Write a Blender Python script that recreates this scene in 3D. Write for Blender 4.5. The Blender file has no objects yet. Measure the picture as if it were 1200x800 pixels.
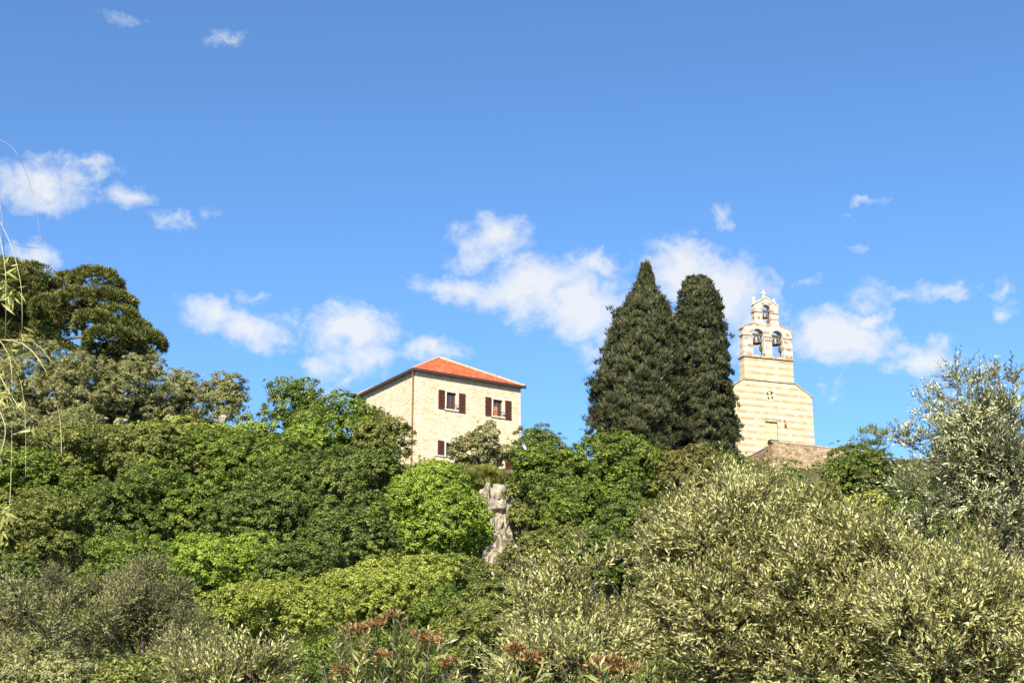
import bpy, math, random
import numpy as np
from mathutils import Vector
from mathutils.geometry import tessellate_polygon

rng = np.random.default_rng(7)
random.seed(7)
scene = bpy.context.scene
col = scene.collection
R = math.radians

# ------------------------------------------------------------------ camera model (1200 x 800 photograph)
FPX = 1755.0
PITCH = math.atan(530 / FPX)
CP, SP = math.cos(PITCH), math.sin(PITCH)
EYE = np.array([0, 0, 1.6])


def ray(x, y):
    a, b = (x - 600) / FPX, (400 - y) / FPX
    return np.array([a, CP - b * SP, SP + b * CP])


def at(x, y, Y):
    d = ray(x, y)
    return EYE + d * (Y / d[1])


def mpp(x, y, Y):                       # metres per photo pixel at that place
    return (Y / ray(x, y)[1]) / FPX


cam = bpy.data.cameras.new('camera')
cam.sensor_width = 36
cam.lens = 36 * FPX / 1200
cam.clip_end = 6000
cam.clip_start = 0.1
co = bpy.data.objects.new('camera', cam)
col.objects.link(co)
co.location = EYE
co.rotation_euler = (math.pi / 2 + PITCH, 0, 0)
scene.camera = co


# ------------------------------------------------------------------ object helpers
def tag(o, label=None, cat=None, group=None, kind=None):
    if label: o['label'] = label
    if cat: o['category'] = cat
    if group: o['group'] = group
    if kind: o['kind'] = kind
    return o


def empty(name, loc, label, cat, group=None, rz=0.0):
    o = bpy.data.objects.new(name, None)
    o['kind'] = 'thing'
    col.objects.link(o)
    o.location = loc
    o.rotation_euler = (0, 0, rz)
    o.empty_display_size = 0.3
    return tag(o, label, cat, group)


def link(name, me, mat, parent=None):
    o = bpy.data.objects.new(name, me)
    if mat: me.materials.append(mat)
    col.objects.link(o)
    if parent: o.parent = parent
    return o


def np_mesh(name, verts, quads, tint=None, smooth=False):
    """verts (n,3), quads (m,4) or (m,3)"""
    me = bpy.data.meshes.new(name)
    verts = np.asarray(verts, np.float32)
    quads = np.asarray(quads, np.int32)
    k = quads.shape[1]
    me.vertices.add(len(verts))
    me.vertices.foreach_set('co', verts.ravel())
    me.loops.add(quads.size)
    me.loops.foreach_set('vertex_index', quads.ravel())
    me.polygons.add(len(quads))
    me.polygons.foreach_set('loop_start', np.arange(0, quads.size, k, dtype=np.int32))
    if smooth:
        me.polygons.foreach_set('use_smooth', np.ones(len(quads), bool))
    if tint is not None:
        at_ = me.attributes.new('tint', 'FLOAT', 'FACE')
        at_.data.foreach_set('value', np.asarray(tint, np.float32))
    me.update(calc_edges=True)
    return me


class MB:
    def __init__(self):
        self.v, self.f = [], []

    def add(self, vs, fs):
        n = len(self.v)
        self.v += [tuple(p) for p in vs]
        self.f += [tuple(i + n for i in f) for f in fs]

    def box(self, x0, x1, y0, y1, z0, z1):
        self.add([(x0, y0, z0), (x1, y0, z0), (x1, y1, z0), (x0, y1, z0), (x0, y0, z1), (x1, y0, z1), (x1, y1, z1), (x0, y1, z1)],
                 [(0, 3, 2, 1), (4, 5, 6, 7), (0, 1, 5, 4), (1, 2, 6, 5), (2, 3, 7, 6), (3, 0, 4, 7)])

    def tube(self, pts, rad, n=6, cap=True):
        pts = [np.array(p, float) for p in pts]
        m = len(pts)
        base = len(self.v)
        ref = np.array([0.31, 0.17, 0.93])
        for i, p in enumerate(pts):
            t = pts[min(i + 1, m - 1)] - pts[max(i - 1, 0)]
            t /= (np.linalg.norm(t) + 1e-9)
            a = np.cross(t, ref)
            if np.linalg.norm(a) < .1: a = np.cross(t, (1, 0, 0))
            a /= np.linalg.norm(a)
            b = np.cross(t, a)
            r = rad[i] if hasattr(rad, '__len__') else rad
            for k in range(n):
                q = 2 * math.pi * k / n
                self.v.append(tuple(p + r * (a * math.cos(q) + b * math.sin(q))))
        for i in range(m - 1):
            for k in range(n):
                k2 = (k + 1) % n
                self.f.append((base + i * n + k, base + i * n + k2, base + (i + 1) * n + k2, base + (i + 1) * n + k))
        if cap:
            self.f.append(tuple(base + k for k in range(n))[::-1])
            self.f.append(tuple(base + (m - 1) * n + k for k in range(n)))

    def lathe(self, prof, c, n=16):
        base = len(self.v)
        for r, z in prof:
            for k in range(n):
                q = 2 * math.pi * k / n
                self.v.append((c[0] + r * math.cos(q), c[1] + r * math.sin(q), c[2] + z))
        for i in range(len(prof) - 1):
            for k in range(n):
                k2 = (k + 1) % n
                self.f.append((base + i * n + k, base + i * n + k2, base + (i + 1) * n + k2, base + (i + 1) * n + k))

    def prism(self, outer, holes, y0, y1):
        """polygon with holes in the xz plane, extruded from y0 to y1"""
        loops = [outer] + list(holes)
        flat = [p for l in loops for p in l]
        tris = tessellate_polygon([[Vector((x, z, 0)) for x, z in l] for l in loops])
        n = len(flat)
        vs = [(x, y0, z) for x, z in flat] + [(x, y1, z) for x, z in flat]
        fs = []
        for t in tris:
            a, b, c = [flat[i] for i in t]
            s = (b[0] - a[0]) * (c[1] - a[1]) - (b[1] - a[1]) * (c[0] - a[0])
            t = tuple(t) if s > 0 else tuple(t)[::-1]
            fs.append(t)
            fs.append(tuple(i + n for i in t)[::-1])
        o = 0
        for li, l in enumerate(loops):
            m = len(l)
            area = sum(l[i][0] * l[(i + 1) % m][1] - l[(i + 1) % m][0] * l[i][1] for i in range(m))
            for i in range(m):
                j = (i + 1) % m
                q = (o + i, o + i + n, o + j + n, o + j)
                if (area > 0) == (li == 0): q = q[::-1]
                fs.append(q)
            o += m
        self.add(vs, fs)

    def build(self, name, mat, parent=None, smooth=False, bevel=0):
        me = bpy.data.meshes.new(name)
        me.from_pydata([tuple(map(float, p)) for p in self.v], [], self.f)
        if smooth:
            for p in me.polygons: p.use_smooth = True
        me.update()
        o = link(name, me, mat, parent)
        if bevel:
            b = o.modifiers.new('bevel', 'BEVEL')
            b.width = bevel
            b.segments = 2
            b.limit_method = 'ANGLE'
        return o


# ------------------------------------------------------------------ materials
def new_mat(name):
    m = bpy.data.materials.new(name)
    m.use_nodes = True
    nt = m.node_tree
    nt.nodes.clear()
    out = nt.nodes.new('ShaderNodeOutputMaterial')
    return m, nt, out


class N:
    """small node-tree writer"""
    def __init__(self, nt): self.nt = nt

    def __call__(self, typ, ins=None, **kw):
        n = self.nt.nodes.new('ShaderNode' + typ)
        for k, v in kw.items(): setattr(n, k, v)
        for k, v in (ins or {}).items():
            s = n.inputs[k]
            if isinstance(v, bpy.types.NodeSocket): self.nt.links.new(v, s)
            else: s.default_value = v
        return n

    def math(self, op, a, b=None, c=None, clamp=False):
        n = self.nt.nodes.new('ShaderNodeMath')
        n.operation = op
        n.use_clamp = clamp
        for i, v in enumerate((a, b, c)):
            if v is None: continue
            if isinstance(v, bpy.types.NodeSocket): self.nt.links.new(v, n.inputs[i])
            else: n.inputs[i].default_value = v
        return n.outputs[0]

    def vmath(self, op, a, b=None):
        n = self.nt.nodes.new('ShaderNodeVectorMath')
        n.operation = op
        for i, v in enumerate((a, b)):
            if v is None: continue
            if isinstance(v, bpy.types.NodeSocket): self.nt.links.new(v, n.inputs[i])
            else: n.inputs[i].default_value = v
        return n.outputs['Value'] if op in ('LENGTH', 'DOT_PRODUCT', 'DISTANCE') else n.outputs[0]

    def ramp(self, fac, stops, interp='LINEAR'):
        n = self.nt.nodes.new('ShaderNodeValToRGB')
        n.color_ramp.interpolation = interp
        el = n.color_ramp.elements
        while len(el) < len(stops): el.new(0.5)
        for e, (p, c) in zip(el, stops):
            e.position = p
            e.color = (*c, 1) if len(c) == 3 else c
        self.nt.links.new(fac, n.inputs[0])
        return n.outputs[0]

    def mix(self, fac, a, b, mode='MIX'):
        n = self.nt.nodes.new('ShaderNodeMix')
        n.data_type = 'RGBA'
        n.blend_type = mode
        n.clamp_factor = True
        for s, v in ((n.inputs[0], fac), (n.inputs[6], a), (n.inputs[7], b)):
            if isinstance(v, bpy.types.NodeSocket): self.nt.links.new(v, s)
            else: s.default_value = (*v, 1) if hasattr(v, '__len__') and len(v) == 3 else v
        return n.outputs[2]

    def link(self, a, b): self.nt.links.new(a, b)


def leaf_mat(name, stops, trans=0.34, rough=0.5, spec=0.3, tcol=None):
    m, nt, out = new_mat(name)
    n = N(nt)
    t = n('Attribute', attribute_name='tint', attribute_type='GEOMETRY')
    c = n.ramp(t.outputs['Fac'], stops)
    p = n('BsdfPrincipled', {'Base Color': c, 'Roughness': rough, 'Specular IOR Level': spec})
    tc = n.mix(1.0, c, tcol or (0.95, 1.0, 0.45), 'MULTIPLY')
    tr = n('BsdfTranslucent', {'Color': tc})
    mx = n('MixShader', {0: trans, 1: p.outputs[0], 2: tr.outputs[0]})
    n.link(mx.outputs[0], out.inputs[0])
    return m


def simple_mat(name, colr, rough=0.7, scale=6.0, var=0.35, bump=0.3, metal=0.0, spec=0.3, detail=6):
    m, nt, out = new_mat(name)
    n = N(nt)
    tc = n('TexCoord')
    nz = n('TexNoise', {'Vector': tc.outputs['Object'], 'Scale': scale, 'Detail': detail, 'Roughness': 0.6})
    d = [c * (1 - var) for c in colr]
    l = [min(1, c * (1 + var)) for c in colr]
    c = n.ramp(nz.outputs['Fac'], [(0.3, d), (0.7, l)])
    b = n('Bump', {'Height': nz.outputs['Fac'], 'Strength': bump, 'Distance': 0.03})
    p = n('BsdfPrincipled', {'Base Color': c, 'Roughness': rough, 'Metallic': metal, 'Specular IOR Level': spec, 'Normal': b.outputs[0]})
    n.link(p.outputs[0], out.inputs[0])
    return m


def rubble_mat(name, stops, joint, sx=0.42, sz=0.24, warp=0.10):
    """coursed rubble masonry in metres; u = x + y so that it runs round a corner"""
    m, nt, out = new_mat(name)
    n = N(nt)
    tc = n('TexCoord')
    sp = n('SeparateXYZ', {0: tc.outputs['Object']})
    u = n.math('ADD', sp.outputs[0], sp.outputs[1])
    uv = n('CombineXYZ', {0: n.math('DIVIDE', u, sx), 1: n.math('DIVIDE', sp.outputs[2], sz), 2: 0.0}).outputs[0]
    wn = n('TexNoise', {'Vector': uv, 'Scale': 0.9, 'Detail': 2.0})
    uvw = n.vmath('ADD', uv, n.vmath('MULTIPLY', n.vmath('SUBTRACT', wn.outputs['Color'], (.5, .5, .5)), (warp * 10, warp * 4, 0)))
    v1 = n('TexVoronoi', {'Vector': uvw, 'Scale': 1.0, 'Randomness': 0.75}, voronoi_dimensions='2D', feature='F1')
    v2 = n('TexVoronoi', {'Vector': uvw, 'Scale': 1.0, 'Randomness': 0.75}, voronoi_dimensions='2D', feature='DISTANCE_TO_EDGE')
    cs = n('SeparateColor', {0: v1.outputs['Color']})
    fine = n('TexNoise', {'Vector': tc.outputs['Object'], 'Scale': 9.0, 'Detail': 6.0, 'Roughness': 0.7})
    big = n('TexNoise', {'Vector': tc.outputs['Object'], 'Scale': 0.5, 'Detail': 3.0})
    k = n.math('ADD', n.math('MULTIPLY', cs.outputs[0], 0.75), n.math('MULTIPLY', fine.outputs['Fac'], 0.35))
    c = n.ramp(k, stops)
    edge = n.ramp(v2.outputs['Distance'], [(0.02, (1, 1, 1)), (0.09, (0, 0, 0))])
    c = n.mix(n.math('MULTIPLY', edge, 0.6), c, joint)
    c = n.mix(n.math('MULTIPLY', big.outputs['Fac'], 0.35), c, (0.9, 0.82, 0.7), 'MULTIPLY')
    h = n.math('ADD', n.math('MULTIPLY', n.ramp(v2.outputs['Distance'], [(0.0, (0, 0, 0)), (0.16, (1, 1, 1))]), 1.0), n.math('MULTIPLY', fine.outputs['Fac'], 0.5))
    b = n('Bump', {'Height': h, 'Strength': 0.6, 'Distance': 0.04})
    p = n('BsdfPrincipled', {'Base Color': c, 'Roughness': 0.9, 'Specular IOR Level': 0.15, 'Normal': b.outputs[0]})
    n.link(p.outputs[0], out.inputs[0])
    return m


def course_mat(name):
    """banded limestone courses: pale rows with rows of warmer, broken blocks between"""
    m, nt, out = new_mat(name)
    n = N(nt)
    tc = n('TexCoord')
    sp = n('SeparateXYZ', {0: tc.outputs['Object']})
    wob = n('TexNoise', {'Vector': tc.outputs['Object'], 'Scale': 1.2, 'Detail': 2.0})
    z = n.math('ADD', n.math('DIVIDE', sp.outputs[2], 0.25), n.math('MULTIPLY', wob.outputs['Fac'], 0.25))
    row = n.math('FLOOR', z)
    zf = n.math('FRACT', z)
    odd = n.math('MODULO', n.math('ADD', row, 40.0), 2.0)
    u = n.math('DIVIDE', n.math('ADD', sp.outputs[0], n.math('MULTIPLY', sp.outputs[1], 1.0)), 0.36)
    u = n.math('ADD', u, n.math('MULTIPLY', row, 0.37))
    ub = n.math('FLOOR', u)
    uf = n.math('FRACT', u)
    wn = n('TexWhiteNoise', {'Vector': n('CombineXYZ', {0: ub, 1: row, 2: 0.0}).outputs[0]}, noise_dimensions='2D')
    fine = n('TexNoise', {'Vector': tc.outputs['Object'], 'Scale': 7.0, 'Detail': 7.0, 'Roughness': 0.7})
    big = n('TexNoise', {'Vector': tc.outputs['Object'], 'Scale': 0.7, 'Detail': 4.0})
    pale = n.ramp(n.math('ADD', n.math('MULTIPLY', wn.outputs['Value'], .5), n.math('MULTIPLY', fine.outputs['Fac'], .5)), [(0.2, (0.48, 0.40, 0.28)), (0.75, (0.60, 0.52, 0.385))])
    warm = n.ramp(n.math('ADD', n.math('MULTIPLY', wn.outputs['Value'], .7), n.math('MULTIPLY', fine.outputs['Fac'], .45)),
                  [(0.1, (0.21, 0.125, 0.06)), (0.4, (0.32, 0.21, 0.105)), (0.75, (0.39, 0.28, 0.15)), (0.95, (0.48, 0.375, 0.235))])
    streak = n('TexNoise', {'Vector': n.vmath('MULTIPLY', tc.outputs['Object'], (3.0, 3.0, .25)), 'Scale': 1.0, 'Detail': 5.0})
    jz0 = n.math('MINIMUM', zf, n.math('SUBTRACT', 1.0, zf))
    thin = n.ramp(n.math('ADD', jz0, n.math('MULTIPLY', n.math('SUBTRACT', fine.outputs['Fac'], .5), .5)), [(.04, (0, 0, 0)), (.22, (1, 1, 1))])
    patch = n.ramp(n.math('ADD', n.math('MULTIPLY', wn.outputs['Value'], .6), n.math('MULTIPLY', big.outputs['Fac'], .6)), [(.30, (.10, .10, .10)), (.60, (1, 1, 1))])
    c = n.mix(n.math('MULTIPLY', n.math('MULTIPLY', odd, thin), patch), pale, warm)
    jz = n.math('MINIMUM', zf, n.math('SUBTRACT', 1.0, zf))
    ju = n.math('MULTIPLY', n.math('MINIMUM', uf, n.math('SUBTRACT', 1.0, uf)), 1.8)
    j = n.ramp(n.math('MINIMUM', jz, ju), [(0.02, (1, 1, 1)), (0.08, (0, 0, 0))])
    c = n.mix(n.math('MULTIPLY', j, 0.5), c, (0.36, 0.27, 0.18))
    c = n.mix(n.ramp(streak.outputs['Fac'], [(.5, (0, 0, 0)), (.75, (.55, .55, .55))]), c, (.38, .29, .20))
    b = n('Bump', {'Height': n.math('SUBTRACT', n.math('MULTIPLY', fine.outputs['Fac'], 0.6), j), 'Strength': 0.5, 'Distance': 0.03})
    p = n('BsdfPrincipled', {'Base Color': c, 'Roughness': 0.9, 'Specular IOR Level': 0.15, 'Normal': b.outputs[0]})
    n.link(p.outputs[0], out.inputs[0])
    return m


def weathered_mat(name):
    """bell-gable stone: blocks of pale and rusty, grey-stained limestone"""
    m, nt, out = new_mat(name)
    n = N(nt)
    tc = n('TexCoord')
    sp = n('SeparateXYZ', {0: tc.outputs['Object']})
    row = n.math('FLOOR', n.math('DIVIDE', sp.outputs[2], 0.29))
    odd = n.math('MODULO', n.math('ADD', row, 40.0), 2.0)
    fine = n('TexNoise', {'Vector': tc.outputs['Object'], 'Scale': 6.0, 'Detail': 8.0, 'Roughness': 0.75})
    big = n('TexNoise', {'Vector': tc.outputs['Object'], 'Scale': 2.6, 'Detail': 6.0})
    pale = n.ramp(fine.outputs['Fac'], [(0.3, (0.42, 0.36, 0.28)), (0.65, (0.58, 0.52, 0.43))])
    warm = n.ramp(fine.outputs['Fac'], [(0.3, (0.15, 0.09, 0.06)), (0.5, (0.28, 0.175, 0.11)), (0.7, (0.43, 0.32, 0.22))])
    k = n.math('MULTIPLY', odd, n.ramp(big.outputs['Fac'], [(0.42, (0.1, .1, .1)), (0.58, (1, 1, 1))]))
    c = n.mix(k, pale, warm)
    b = n('Bump', {'Height': fine.outputs['Fac'], 'Strength': 0.6, 'Distance': 0.04})
    p = n('BsdfPrincipled', {'Base Color': c, 'Roughness': 0.9, 'Specular IOR Level': 0.15, 'Normal': b.outputs[0]})
    n.link(p.outputs[0], out.inputs[0])
    return m


def tile_mat(name):
    m, nt, out = new_mat(name)
    n = N(nt)
    tc = n('TexCoord')
    vo = n('TexVoronoi', {'Vector': tc.outputs['Object'], 'Scale': 4.0})
    cs = n('SeparateColor', {0: vo.outputs['Color']})
    nz = n('TexNoise', {'Vector': tc.outputs['Object'], 'Scale': 2.5, 'Detail': 7.0, 'Roughness': 0.65})
    k = n.math('ADD', n.math('MULTIPLY', cs.outputs[0], .45), n.math('MULTIPLY', nz.outputs['Fac'], .6))
    c = n.ramp(k, [(0.2, (0.26, 0.04, 0.018)), (0.5, (0.46, 0.075, 0.03)), (0.85, (0.54, 0.15, 0.07))])
    p = n('BsdfPrincipled', {'Base Color': c, 'Roughness': 0.75, 'Specular IOR Level': 0.2})
    n.link(p.outputs[0], out.inputs[0])
    return m


def rock_mat(name, dark=(0.10, 0.085, 0.065), light=(0.43, 0.385, 0.30)):
    m, nt, out = new_mat(name)
    n = N(nt)
    tc = n('TexCoord')
    nz = n('TexNoise', {'Vector': tc.outputs['Object'], 'Scale': 1.6, 'Detail': 9.0, 'Roughness': 0.7})
    st = n('TexNoise', {'Vector': n.vmath('MULTIPLY', tc.outputs['Object'], (4, 4, .7)), 'Scale': 1.5, 'Detail': 5.0})
    k = n.math('ADD', n.math('MULTIPLY', nz.outputs['Fac'], .6), n.math('MULTIPLY', st.outputs['Fac'], .4))
    c = n.ramp(k, [(0.40, dark), (0.50, [0.5 * (a + b) for a, b in zip(dark, light)]), (0.62, light)])
    b = n('Bump', {'Height': k, 'Strength': 0.8, 'Distance': 0.12})
    p = n('BsdfPrincipled', {'Base Color': c, 'Roughness': 0.92, 'Specular IOR Level': 0.1, 'Normal': b.outputs[0]})
    n.link(p.outputs[0], out.inputs[0])
    return m


def glass_mat(name):
    m, nt, out = new_mat(name)
    n = N(nt)
    p = n('BsdfPrincipled', {'Base Color': (0.05, 0.043, 0.04, 1), 'Roughness': 0.12, 'Specular IOR Level': 0.3})
    n.link(p.outputs[0], out.inputs[0])
    return m


M = dict(
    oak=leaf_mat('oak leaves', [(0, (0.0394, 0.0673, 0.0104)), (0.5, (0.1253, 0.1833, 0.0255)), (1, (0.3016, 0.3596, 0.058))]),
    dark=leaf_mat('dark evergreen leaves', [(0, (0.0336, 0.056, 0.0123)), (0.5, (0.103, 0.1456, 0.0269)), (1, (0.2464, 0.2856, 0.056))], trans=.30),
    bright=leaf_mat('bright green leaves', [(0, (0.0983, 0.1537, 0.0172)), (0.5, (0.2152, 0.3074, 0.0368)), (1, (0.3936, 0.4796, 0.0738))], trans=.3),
    yellow=leaf_mat('yellow green leaves', [(0, (0.118, 0.1416, 0.0212)), (0.5, (0.2537, 0.295, 0.0448)), (1, (0.4366, 0.4602, 0.0944))], trans=.3),
    autumn=leaf_mat('olive brown leaves', [(0, (0.085, 0.088, 0.024)), (0.5, (0.18, 0.178, 0.045)), (0.85, (0.27, 0.25, 0.07)), (1, (0.4, 0.28, 0.15))], trans=.36),
    greyolive=leaf_mat('grey olive leaves', [(0, (0.0893, 0.0945, 0.0357)), (0.5, (0.2363, 0.2415, 0.0903)), (1, (0.4095, 0.4043, 0.1837))], trans=.32),
    pine=leaf_mat('pine needles', [(0, (0.028, 0.04, 0.012)), (0.5, (0.1, 0.115, 0.027)), (1, (0.27, 0.265, 0.065))], trans=.12),
    cypress=leaf_mat('cypress scale leaves', [(0, (0.0237, 0.0311, 0.0133)), (0.5, (0.0577, 0.0651, 0.0266)), (1, (0.1184, 0.1169, 0.0481))], trans=.08),
    olive=leaf_mat('olive leaves', [(0, (0.1235, 0.1298, 0.0416)), (0.3, (0.2917, 0.297, 0.0891)), (0.62, (0.5161, 0.517, 0.1782)), (1, (0.6844, 0.66, 0.3366))], trans=.36, rough=.42, spec=.45, tcol=(1, 1, .5)),
    silver=leaf_mat('silvery olive leaves', [(0, (0.091, 0.1008, 0.0504)), (0.3, (0.224, 0.2408, 0.119)), (0.62, (0.462, 0.483, 0.245)), (1, (0.756, 0.763, 0.476))], trans=.3, rough=.42, spec=.45),
    oleander=leaf_mat('oleander leaves', [(0, (0.09, 0.12, 0.03)), (0.5, (0.22, 0.255, 0.07)), (0.85, (0.34, 0.33, 0.11)), (1, (0.44, 0.37, 0.16))], trans=.22, rough=.4, spec=.45),
    blossom=leaf_mat('faded red blossom', [(0, (0.22, 0.055, 0.03)), (0.3, (0.31, 0.12, 0.06)), (0.55, (0.37, 0.24, 0.10)), (1, (0.44, 0.38, 0.16))], trans=.3, tcol=(1, .7, .5)),
    willow=leaf_mat('willow leaves', [(0, (0.22, 0.23, 0.05)), (.5, (0.38, 0.38, 0.11)), (1, (0.52, 0.50, 0.22))], trans=.35),
    scrub=leaf_mat('scrub leaves', [(0, (0.0633, 0.0759, 0.0184)), (0.5, (0.1667, 0.1898, 0.0414)), (1, (0.322, 0.3277, 0.0862))], trans=.32),
    bark=simple_mat('grey brown bark', (0.095, 0.075, 0.058), .9, 14, .5, .8),
    palebark=simple_mat('pale pine bark', (0.17, 0.13, 0.10), .9, 9, .45, .8),
    straw=simple_mat('straw coloured twig', (0.45, 0.40, 0.22), .7, 20, .2, .2),
    redtwig=simple_mat('reddish twig', (0.36, 0.22, 0.16), .7, 20, .2, .2),
    rubble=rubble_mat('cream rubble masonry', [(0.06, (0.36, 0.225, 0.135)), (0.2, (0.55, 0.41, 0.27)), (0.42, (0.64, 0.505, 0.36)), (0.95, (0.68, 0.57, 0.43))], (0.58, 0.47, 0.315), sx=.30, sz=.17, warp=.2),
    wallstone=rubble_mat('brown grey rubble', [(0.1, (0.15, 0.10, 0.06)), (0.35, (0.28, 0.20, 0.125)), (0.65, (0.37, 0.28, 0.18)), (0.95, (0.45, 0.37, 0.265))], (0.20, 0.145, 0.09), sx=.34, sz=.2, warp=.2),
    course=course_mat('banded limestone'),
    weathered=weathered_mat('weathered belfry stone'),
    trim=simple_mat('pale dressed stone', (0.55, 0.49, 0.38), .85, 5, .15, .2),
    darkstone=simple_mat('lichen grey cap stone', (0.34, 0.28, 0.22), .9, 6, .4, .4),
    tile=tile_mat('terracotta tiles'),
    ridge=simple_mat('pale mortar ridge tiles', (0.55, 0.30, 0.18), .85, 4, .35, .4),
    shutter=simple_mat('dark brown painted wood', (0.075, 0.026, 0.020), .55, 10, .25, .1),
    frame=simple_mat('brown window frame', (0.13, 0.06, 0.045), .5, 10, .2, .1),
    gutter=simple_mat('dark brown metal', (0.055, 0.032, 0.026), .45, 8, .2, .05, spec=.4),
    pipe=simple_mat('copper brown pipe', (0.26, 0.13, 0.07), .5, 8, .2, .05, spec=.4),
    bronze=simple_mat('bell bronze', (0.16, 0.13, 0.10), .45, 8, .35, .15, metal=.7),
    iron=simple_mat('dark iron', (0.06, 0.05, 0.045), .6, 10, .3, .1),
    glass=glass_mat('window glass'),
    curtain=simple_mat('rust coloured curtain', (0.42, 0.16, 0.07), .9, 8, .3, .1),
    rock=rock_mat('weathered limestone'),
    redearth=simple_mat('red earth', (0.42, 0.22, 0.12), .95, 3, .25, .5),
    white=simple_mat('white painted metal', (0.50, 0.53, 0.57), .5, 5, .08, .05),
    yellowstone=simple_mat('ochre rosette stone', (0.62, 0.50, 0.16), .85, 8, .2, .2),
)


# ------------------------------------------------------------------ terrain
PY = np.array([-400, -60, 0, 14, 30, 46, 60, 70, 80, 85, 90, 94, 98, 105, 112, 125, 150, 220, 400, 1500])
PZ = np.array([-8, -2, 0, 0, 2.0, 4.4, 7.4, 9.4, 11.8, 14.2, 18.0, 21.2, 22.4, 24.4, 25.0, 24.4, 19, 4, -10, -30.0])


def sstep(a, b, x):
    t = np.clip((x - a) / (b - a), 0, 1)
    return t * t * (3 - 2 * t)


def terrain(x, y):
    x = np.asarray(x, float)
    y = np.asarray(y, float)
    z = np.interp(y, PY, PZ)
    z = z + 4.2 * sstep(10, 27, -x) * sstep(66, 98, y) * (1 - sstep(125, 200, y))
    side = sstep(60, 260, np.abs(x))
    z = z * (1 - side) + side * np.minimum(z, 2.0)
    z = z + 0.25 * np.sin(x * .31 + 1.3) * np.sin(y * .23) * sstep(12, 30, y)
    return z


gx = np.unique(np.concatenate([np.linspace(-70, 70, 113), -np.geomspace(70, 2500, 26), np.geomspace(70, 2500, 26)]))
gy = np.unique(np.concatenate([np.linspace(-10, 150, 129), np.geomspace(150, 3000, 26), -np.geomspace(10, 1500, 20)]))
X, Yg = np.meshgrid(gx, gy)
Z = terrain(X, Yg)
V = np.stack([X, Yg, Z], -1).reshape(-1, 3)
nx, ny = len(gx), len(gy)
ii = (np.arange(ny - 1)[:, None] * nx + np.arange(nx - 1)[None]).ravel()
Q = np.stack([ii, ii + 1, ii + 1 + nx, ii + nx], 1)


def ground_mat():
    m, nt, out = new_mat('dry hillside earth')
    n = N(nt)
    tc = n('TexCoord')
    a = n('TexNoise', {'Vector': tc.outputs['Object'], 'Scale': 0.35, 'Detail': 9.0, 'Roughness': 0.7})
    f = n('TexNoise', {'Vector': tc.outputs['Object'], 'Scale': 4.0, 'Detail': 8.0, 'Roughness': 0.7})
    c = n.ramp(n.math('ADD', n.math('MULTIPLY', a.outputs['Fac'], .6), n.math('MULTIPLY', f.outputs['Fac'], .4)),
               [(0.35, (0.035, 0.04, 0.016)), (0.5, (0.075, 0.075, 0.032)), (0.65, (0.16, 0.13, 0.08))])
    b = n('Bump', {'Height': f.outputs['Fac'], 'Strength': 0.7, 'Distance': 0.2})
    p = n('BsdfPrincipled', {'Base Color': c, 'Roughness': 0.95, 'Specular IOR Level': 0.1, 'Normal': b.outputs[0]})
    n.link(p.outputs[0], out.inputs[0])
    return m


tag(link('hillside', np_mesh('hillside', V, Q, smooth=True), ground_mat()), kind='structure')


# ------------------------------------------------------------------ foliage generators (numpy)
def unit(v): return v / (np.linalg.norm(v, axis=-1, keepdims=True) + 1e-9)


def rdir(n): return unit(rng.normal(size=(n, 3)))


def leaves(base, axis, nrm, L, W, fold=.12, wide=.45):
    """one diamond-shaped leaf per row"""
    axis = unit(axis)
    side = unit(np.cross(nrm, axis))
    up = np.cross(axis, side)
    L = np.broadcast_to(L, (len(base),))[:, None]
    W = np.broadcast_to(W, (len(base),))[:, None]
    mid = base + axis * L * wide
    a = base
    b = mid - side * W * .5 + up * W * fold
    c = base + axis * L
    d = mid + side * W * .5 + up * W * fold
    v = np.stack([a, b, c, d], 1).reshape(-1, 3)
    return v, np.arange(len(base) * 4).reshape(-1, 4)


def cat_mesh(name, parts):
    vs, qs, ts, o = [], [], [], 0
    for v, q, t in parts:
        vs.append(v)
        qs.append(q + o)
        ts.append(t)
        o += len(v)
    return np_mesh(name, np.concatenate(vs), np.concatenate(qs), np.concatenate(ts))


def make_lobes(c, r, n, inner=.5, size=(.48, .66), low=-.85):
    """overlapping ellipsoids filling an ellipsoid of semi-axes r"""
    out = [(c, r * .62)]
    for i in range(n):
        ph = 2.399963 * i + rng.uniform(-.5, .5)
        zz = low + (0.98 - low) * ((i + .5) / n) + rng.uniform(-.12, .12)
        zz = min(max(zz, -.95), .97)
        rr = math.sqrt(1 - zz * zz)
        d = np.array([rr * math.cos(ph), rr * math.sin(ph), zz])
        s = rng.uniform(*size)
        out.append((c + d * r * (1.03 - s) * rng.uniform(.72, 1.42), r * s * np.array([rng.uniform(.8, 1.25), 1, rng.uniform(.7, 1.1)]) * rng.uniform(.72, 1.12)))
    return out


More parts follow.
